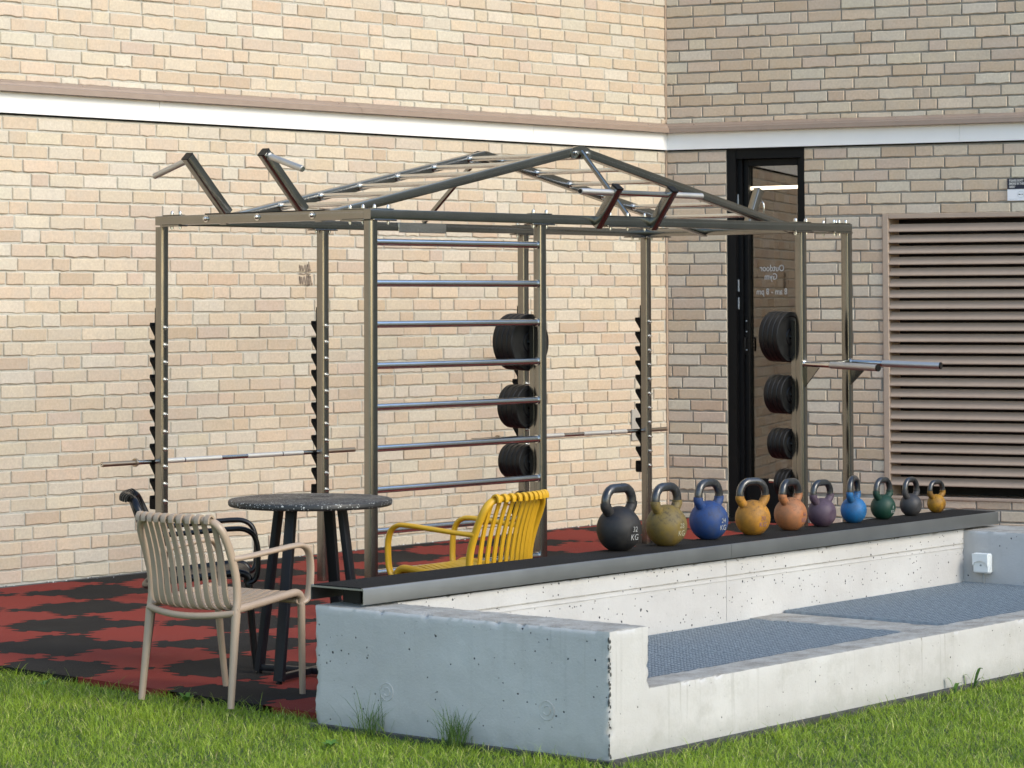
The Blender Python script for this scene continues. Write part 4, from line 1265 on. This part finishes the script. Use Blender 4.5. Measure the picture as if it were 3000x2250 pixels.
# ------------------------------------------------------------------ chairs
def chair(x, y, head, mk, label, scale=1.0):
    m_ = M[mk]
    r = empty('armchair', (x, y, 0), head); r.scale = (scale,)*3
    tag(r, label, 'chair', 'slatted plastic armchairs round the table')
    def conc(xx, yy): return -.045*(1 - min(1, abs(yy)/.235)**2)
    for sg_ in (-1, 1):
        a = MB(); pts = spline([(-.290, .258*sg_, 0), (-.262, .252*sg_, .24), (-.243, .248*sg_, .405)], 6)
        n = len(pts); a.tube(pts, .0205, m_, 16, up=(0, 1, 0), scales=[(.72 + .28*i/(n-1),)*2 for i in range(n)]); a.build('back_leg', None, r, smooth=.7)
        a = MB(); pts = spline([(.240, .225*sg_, 0), (.222, .236*sg_, .2), (.207, .245*sg_, .385), (.205, .244*sg_, .405)], 6)
        n = len(pts); a.tube(pts, .0195, m_, 16, up=(0, 1, 0), scales=[(.72 + .28*i/(n-1),)*2 for i in range(n)]); a.build('front_leg', None, r, smooth=.7)
        a = MB(); a.tube(spline([(-.243, .248*sg_, .40), (-.234, .247*sg_, .47), (-.243, .247*sg_, .56), (-.272, .246*sg_, .65), (-.304, .243*sg_, .725), (-.326, .232*sg_, .772), (-.340, .205*sg_, .800), (-.350, .17*sg_, .810)], 6), .0195, m_, 16, up=(0, 1, 0), r2=.0165); a.build('back_upright', None, r, smooth=.7)
        a = MB(); a.tube(spline([(-.25, .246*sg_, .418), (-.15, .248*sg_, .428), (0, .248*sg_, .443), (.12, .248*sg_, .456), (.172, .247*sg_, .456), (.203, .245*sg_, .435), (.206, .244*sg_, .395)], 6), .018, m_, 14, up=(0, 1, 0)); a.build('seat_rail', None, r, smooth=.7)
        a = MB(); pts = spline([(-.268, .246*sg_, .640), (-.24, .250*sg_, .641), (-.14, .260*sg_, .648), (.02, .268*sg_, .662), (.13, .270*sg_, .670), (.185, .270*sg_, .666), (.226, .268*sg_, .640), (.246, .265*sg_, .585), (.249, .262*sg_, .51), (.245, .258*sg_, .455), (.232, .252*sg_, .424), (.206, .246*sg_, .412)], 6)
        n = len(pts); a.tube(pts, .0195, m_, 16, up=(0, 0, 1), r2=.0125, scales=[(1.0, 1.35 - .35*min(1, i/8)) for i in range(n)]); a.build('armrest', None, r, smooth=.7)
    a = MB(); a.tube([(-.346 + conc(0, yy)*.85, yy, .810 + .004*(1 - (yy/.2)**2)) for yy in np.linspace(-.175, .175, 17)], .0165, m_, 14, up=(0, 0, 1)); a.build('top_rail', None, r, smooth=.7)
    a = MB(); a.tube([(-.252 + conc(0, yy)*.9, yy, .405 - .020*(1 - (abs(yy)/.248)**2)) for yy in np.linspace(-.248, .248, 17)], .015, m_, 12, up=(0, 0, 1)); a.build('rear_cross_rail', None, r, smooth=.7)
    a = MB(); a.tube([(.19, yy, .418) for yy in np.linspace(-.24, .24, 5)], .012, m_, 12, up=(0, 0, 1)); a.build('front_cross_rail', None, r, smooth=.7)
    NS = 10
    prof0 = [(-.367, .797, 1), (-.366, .817, 1), (-.352, .8315, 1), (-.334, .824, 1), (-.3245, .800, 1), (-.300, .735, 1), (-.274, .650, .97), (-.257, .56, .92), (-.248, .485, .86), (-.232, .437, .7), (-.195, .420, .45), (-.13, .424, .2), (-.03, .435, .05), (.08, .450, 0), (.150, .4575, 0), (.185, .451, 0), (.205, .430, 0), (.206, .405, 0)]
    for k in range(NS):
        yy = -.198 + .396*k/(NS - 1)
        pts = []; wd = []
        for (px, pz, wt) in prof0:
            spread = 1.0 + .10*(1 - wt)
            pts.append((px + conc(0, yy)*wt, yy*spread, pz - .018*(1 - (yy/.22)**2)*(1 if -.24 < px < .15 and pz < .5 else 0)*.55))
            wd.append(wt)
        sp = spline(pts, 4); n = len(sp)
        wi = np.interp(np.linspace(0, len(wd) - 1, n), range(len(wd)), wd)
        a = MB()
        pr = [(-.5, -.3), (-.42, -.5), (.42, -.5), (.5, -.3), (.5, .3), (.42, .5), (-.42, .5), (-.5, .3)]
        a.sweep(sp, pr, m_, up=(0, 1, 0), scales=[(.0115, .0250 + .0150*(1 - w0)) if False else (.0105, .0250 + .0155*(1 - w0)) for w0 in wi])
        a.build('slat', None, r, smooth=.6)
    return r
chair(-8.395, -4.705, math.radians(9), 'chair_beige', 'beige slatted armchair with its back legs in the grass, closest to the camera', .965)
chair(-7.76, -3.79, math.atan2(-.641, .767), 'chair_black', 'black slatted armchair behind the beige one, on the wall side of the table', .965)
chair(-6.866, -4.59, math.radians(98), 'chair_yellow', 'bright yellow slatted armchair between the wall bars and the steel shelf', .96)

# ------------------------------------------------------------------ lawn
GB = -.034
def in_conc(px, py):
    dx = px - CO.x; dy = py - CO.y
    lx = dx*math.cos(CA) + dy*math.sin(CA); ly = -dx*math.sin(CA) + dy*math.cos(CA)
    return lx, ly
def make_blades(N, area, seed, hscale=1.0):
    r_ = np.random.default_rng(seed)
    x = r_.uniform(area[0], area[1], N); y = r_.uniform(area[2], area[3], N)
    dx = x - CO.x; dy = y - CO.y
    lx = dx*math.cos(CA) + dy*math.sin(CA); ly = -dx*math.sin(CA) + dy*math.cos(CA)
    edge = X_EDGE + .012*np.sin(y*9) + .010*np.sin(y*23 + 1)
    ok = ~((lx > -.012) & (ly > -.022) & (ly < 1.53)) & ~((x > edge - .008) & (y > -5.5))
    # keep the wedge in view (with a margin)
    vx = x - CAM.x; vy = y - CAM.y
    dep = vx*math.sin(yaw) + vy*math.cos(yaw); lat_ = vx*math.cos(yaw) - vy*math.sin(yaw)
    ok &= (np.abs(lat_/dep) < .205) & (dep > 8.2)
    x = x[ok]; y = y[ok]; lx = lx[ok]; ly = ly[ok]; return x, y, lx, ly
def blade_mesh(name, x, y, h, lean, w0, base_z, cols):
    n = len(x); r_ = np.random.default_rng(len(x))
    an = r_.uniform(0, 2*PI, n); la = r_.uniform(0, 2*PI, n)
    sx = np.cos(an)*w0/2; sy = np.sin(an)*w0/2
    lxv = np.cos(la)*lean*h; lyv = np.sin(la)*lean*h
    V = np.zeros((n, 7, 3), np.float32)
    for k, (t, wk) in enumerate(((0, 1), (.45, .85), (.8, .5))):
        bend = t**1.8
        cx_ = x + lxv*bend; cy_ = y + lyv*bend; cz = base_z + h*t*(1 - .35*lean*bend)
        V[:, 2*k, 0] = cx_ - sx*wk; V[:, 2*k, 1] = cy_ - sy*wk; V[:, 2*k, 2] = cz
        V[:, 2*k+1, 0] = cx_ + sx*wk; V[:, 2*k+1, 1] = cy_ + sy*wk; V[:, 2*k+1, 2] = cz
    V[:, 6, 0] = x + lxv; V[:, 6, 1] = y + lyv; V[:, 6, 2] = base_z + h*(1 - .35*lean)
    o = (np.arange(n)*7)[:, None]
    quads = np.concatenate([o + np.array([0, 1, 3, 2]), o + np.array([2, 3, 5, 4])], 0)
    tris = o + np.array([4, 5, 6])
    me = bpy.data.meshes.new(name)
    me.vertices.add(n*7); me.vertices.foreach_set('co', V.ravel())
    li = np.concatenate([quads.ravel(), tris.ravel()]).astype(np.int32)
    me.loops.add(len(li)); me.loops.foreach_set('vertex_index', li)
    nq, ntr = len(quads), len(tris)
    ls = np.concatenate([np.arange(nq)*4, nq*4 + np.arange(ntr)*3]).astype(np.int32)
    me.polygons.add(nq + ntr); me.polygons.foreach_set('loop_start', ls)
    me.update(calc_edges=True)
    me.polygons.foreach_set('use_smooth', [True]*(nq + ntr))
    a = me.color_attributes.new('col', 'FLOAT_COLOR', 'POINT')
    C4 = np.ones((n, 7, 4), np.float32); C4[:, :, :3] = cols[:, None, :]
    C4[:, 0:2, :3] *= np.array([1.0, .95, .8])      # paler sheath at the foot of a blade
    a.data.foreach_set('color', C4.ravel())
    me.materials.append(M['grass']); me.validate()
    ob = bpy.data.objects.new(name, me); COL.objects.link(ob); return ob
def vnoise(x, y, f, seed):
    return np.array([mnoise.noise(Vector((a*f, b*f, seed))) for a, b in zip(x, y)], np.float32)
x, y, lx, ly = make_blades(900000, (-12.2, -3.6, -10.2, -1.2), 1)
n = len(x); r_ = np.random.default_rng(3)
cl_ = vnoise(x, y, 3.2, 2.0) + .6*vnoise(x, y, 11, 5.0)
h = r_.gamma(5, .0060, n)*(1 + .35*cl_); h = np.clip(h, .012, .085)
near = (np.abs(ly + .05) < .05) | (np.abs(lx + .05) < .05) | (np.abs(x - X_EDGE + .03) < .05); h[near] *= r_.uniform(.8, 1.35, near.sum())
t = r_.random(n)[:, None]
ga = np.array([.070, .150, .008]); gb_ = np.array([.34, .46, .040]); gc_ = np.array([.55, .56, .17]); gd = np.array([.40, .34, .18])
cols = ga*(1 - t) + gb_*t
pat = np.clip(cl_*1.2 + .2, 0, 1)[:, None]*.55; cols = cols*(1 - pat) + gb_*pat*1.05
old = r_.random(n) < .08; cols[old] = gc_*r_.uniform(.8, 1.1, old.sum())[:, None]
dry = r_.random(n) < .025; cols[dry] = gd
lawn = blade_mesh('lawn_grass', x, y, h, r_.uniform(.25, 1.15, n), r_.uniform(.0016, .0033, n), GB, cols.astype(np.float32))
tag(lawn, 'mown green lawn in front of the concrete walls and rubber floor', 'lawn', kind='stuff')
lg = MB(); lg.add([(-14, -12, GB + .004), (-2.5, -12, GB + .004), (-2.5, -1, GB + .004), (-14, -1, GB + .004)], [(0, 1, 2, 3)], M['soil'])
tag(lg.build('lawn_soil', None, None, smooth=0), kind='structure')
# tall tufts against the blue-white wall
def tuft(px, py, N, H, spread, seed, label):
    q = np.random.default_rng(seed)
    x_ = px + q.normal(0, spread, N); y_ = py + q.normal(0, spread, N)
    tt = q.random(N)[:, None]; cc = np.array([.055, .115, .018])*(1 - tt) + np.array([.11, .19, .04])*tt
    ob = blade_mesh('grass_tuft', x_ - px, y_ - py, q.uniform(.45, 1, N)*H, q.uniform(.15, .75, N), q.uniform(.002, .0036, N), 0.0, cc.astype(np.float32))
    ob.location = (px, py, GB); tag(ob, label, 'grass tuft', 'tall grass tufts at the wall foot'); return ob
p_ = TC(-.035, 1.17, 0); tuft(p_.x, p_.y, 70, .23, .035, 1, 'tall grass tuft against the bluish wall, nearest the rubber floor')
p_ = TC(-.045, .72, 0); tuft(p_.x, p_.y, 110, .22, .028, 2, 'thickest tall grass tuft, against the middle of the bluish wall')
p_ = TC(4.0, -.05, 0); tuft(p_.x, p_.y, 50, .13, .10, 5, 'short grass tuft at the foot of the low front wall, right of the broad-leaved weeds')
# broad-leaved weeds
def leaf_mb(mb, base, d_, L, W, lift):
    d_ = Vector(d_).normalized(); s_ = Vector((-d_.y, d_.x, 0)); P = []
    for k in range(6):
        t = k/5; wv = W*math.sin(PI*(.12 + .88*t))**.8*.5 if k < 5 else .0005
        c = Vector(base) + d_*(L*t) + V3(0, 0, lift*L*math.sin(t*2.0))
        P += [c - s_*wv + V3(0, 0, .15*wv), c, c + s_*wv + V3(0, 0, .15*wv)]
    F = []
    for k in range(5):
        o = k*3; F += [(o, o + 1, o + 4, o + 3), (o + 1, o + 2, o + 5, o + 4)]
    mb.add(P, F, M['grass'])
def weed(px, py, nl, L, label, seed, lift=.9, grp='broad-leaved weeds in the lawn'):
    q = random.Random(seed); mb = MB()
    for k in range(nl):
        an = k*2.4 + q.uniform(-.4, .4); leaf_mb(mb, (0, 0, .012), (math.cos(an), math.sin(an), 0), L*q.uniform(.7, 1.1), L*.42, lift*q.uniform(.6, 1.3))
    ob = mb.build('weed', None, None, smooth=.9); ob.location = (px, py, GB)
    g0 = q.uniform(.8, 1.15); set_cols(ob, [(.085*g0, .19*g0, .03*g0)]*len(ob.data.vertices))
    tag(ob, label, 'weed', grp)
p_ = TC(2.58, -.040, 0); weed(p_.x, p_.y, 3, .050, 'broad-leaved weed standing against the low front wall, the larger of two', 1, 1.5)
p_ = TC(2.41, -.045, 0); weed(p_.x, p_.y, 3, .040, 'broad-leaved weed against the low front wall, the smaller of two', 2, 1.4)
weed(-8.56, -4.62, 7, .05, 'clump of small round leaves beside the back legs of the beige chair', 3, .8)
weed(-8.66, -3.75, 7, .05, 'clump of small round leaves in the lawn left of the beige chair', 4, .6)
weed(-8.95, -5.95, 6, .05, 'small leafy weed in the lawn in front of the bluish wall', 6, .6)
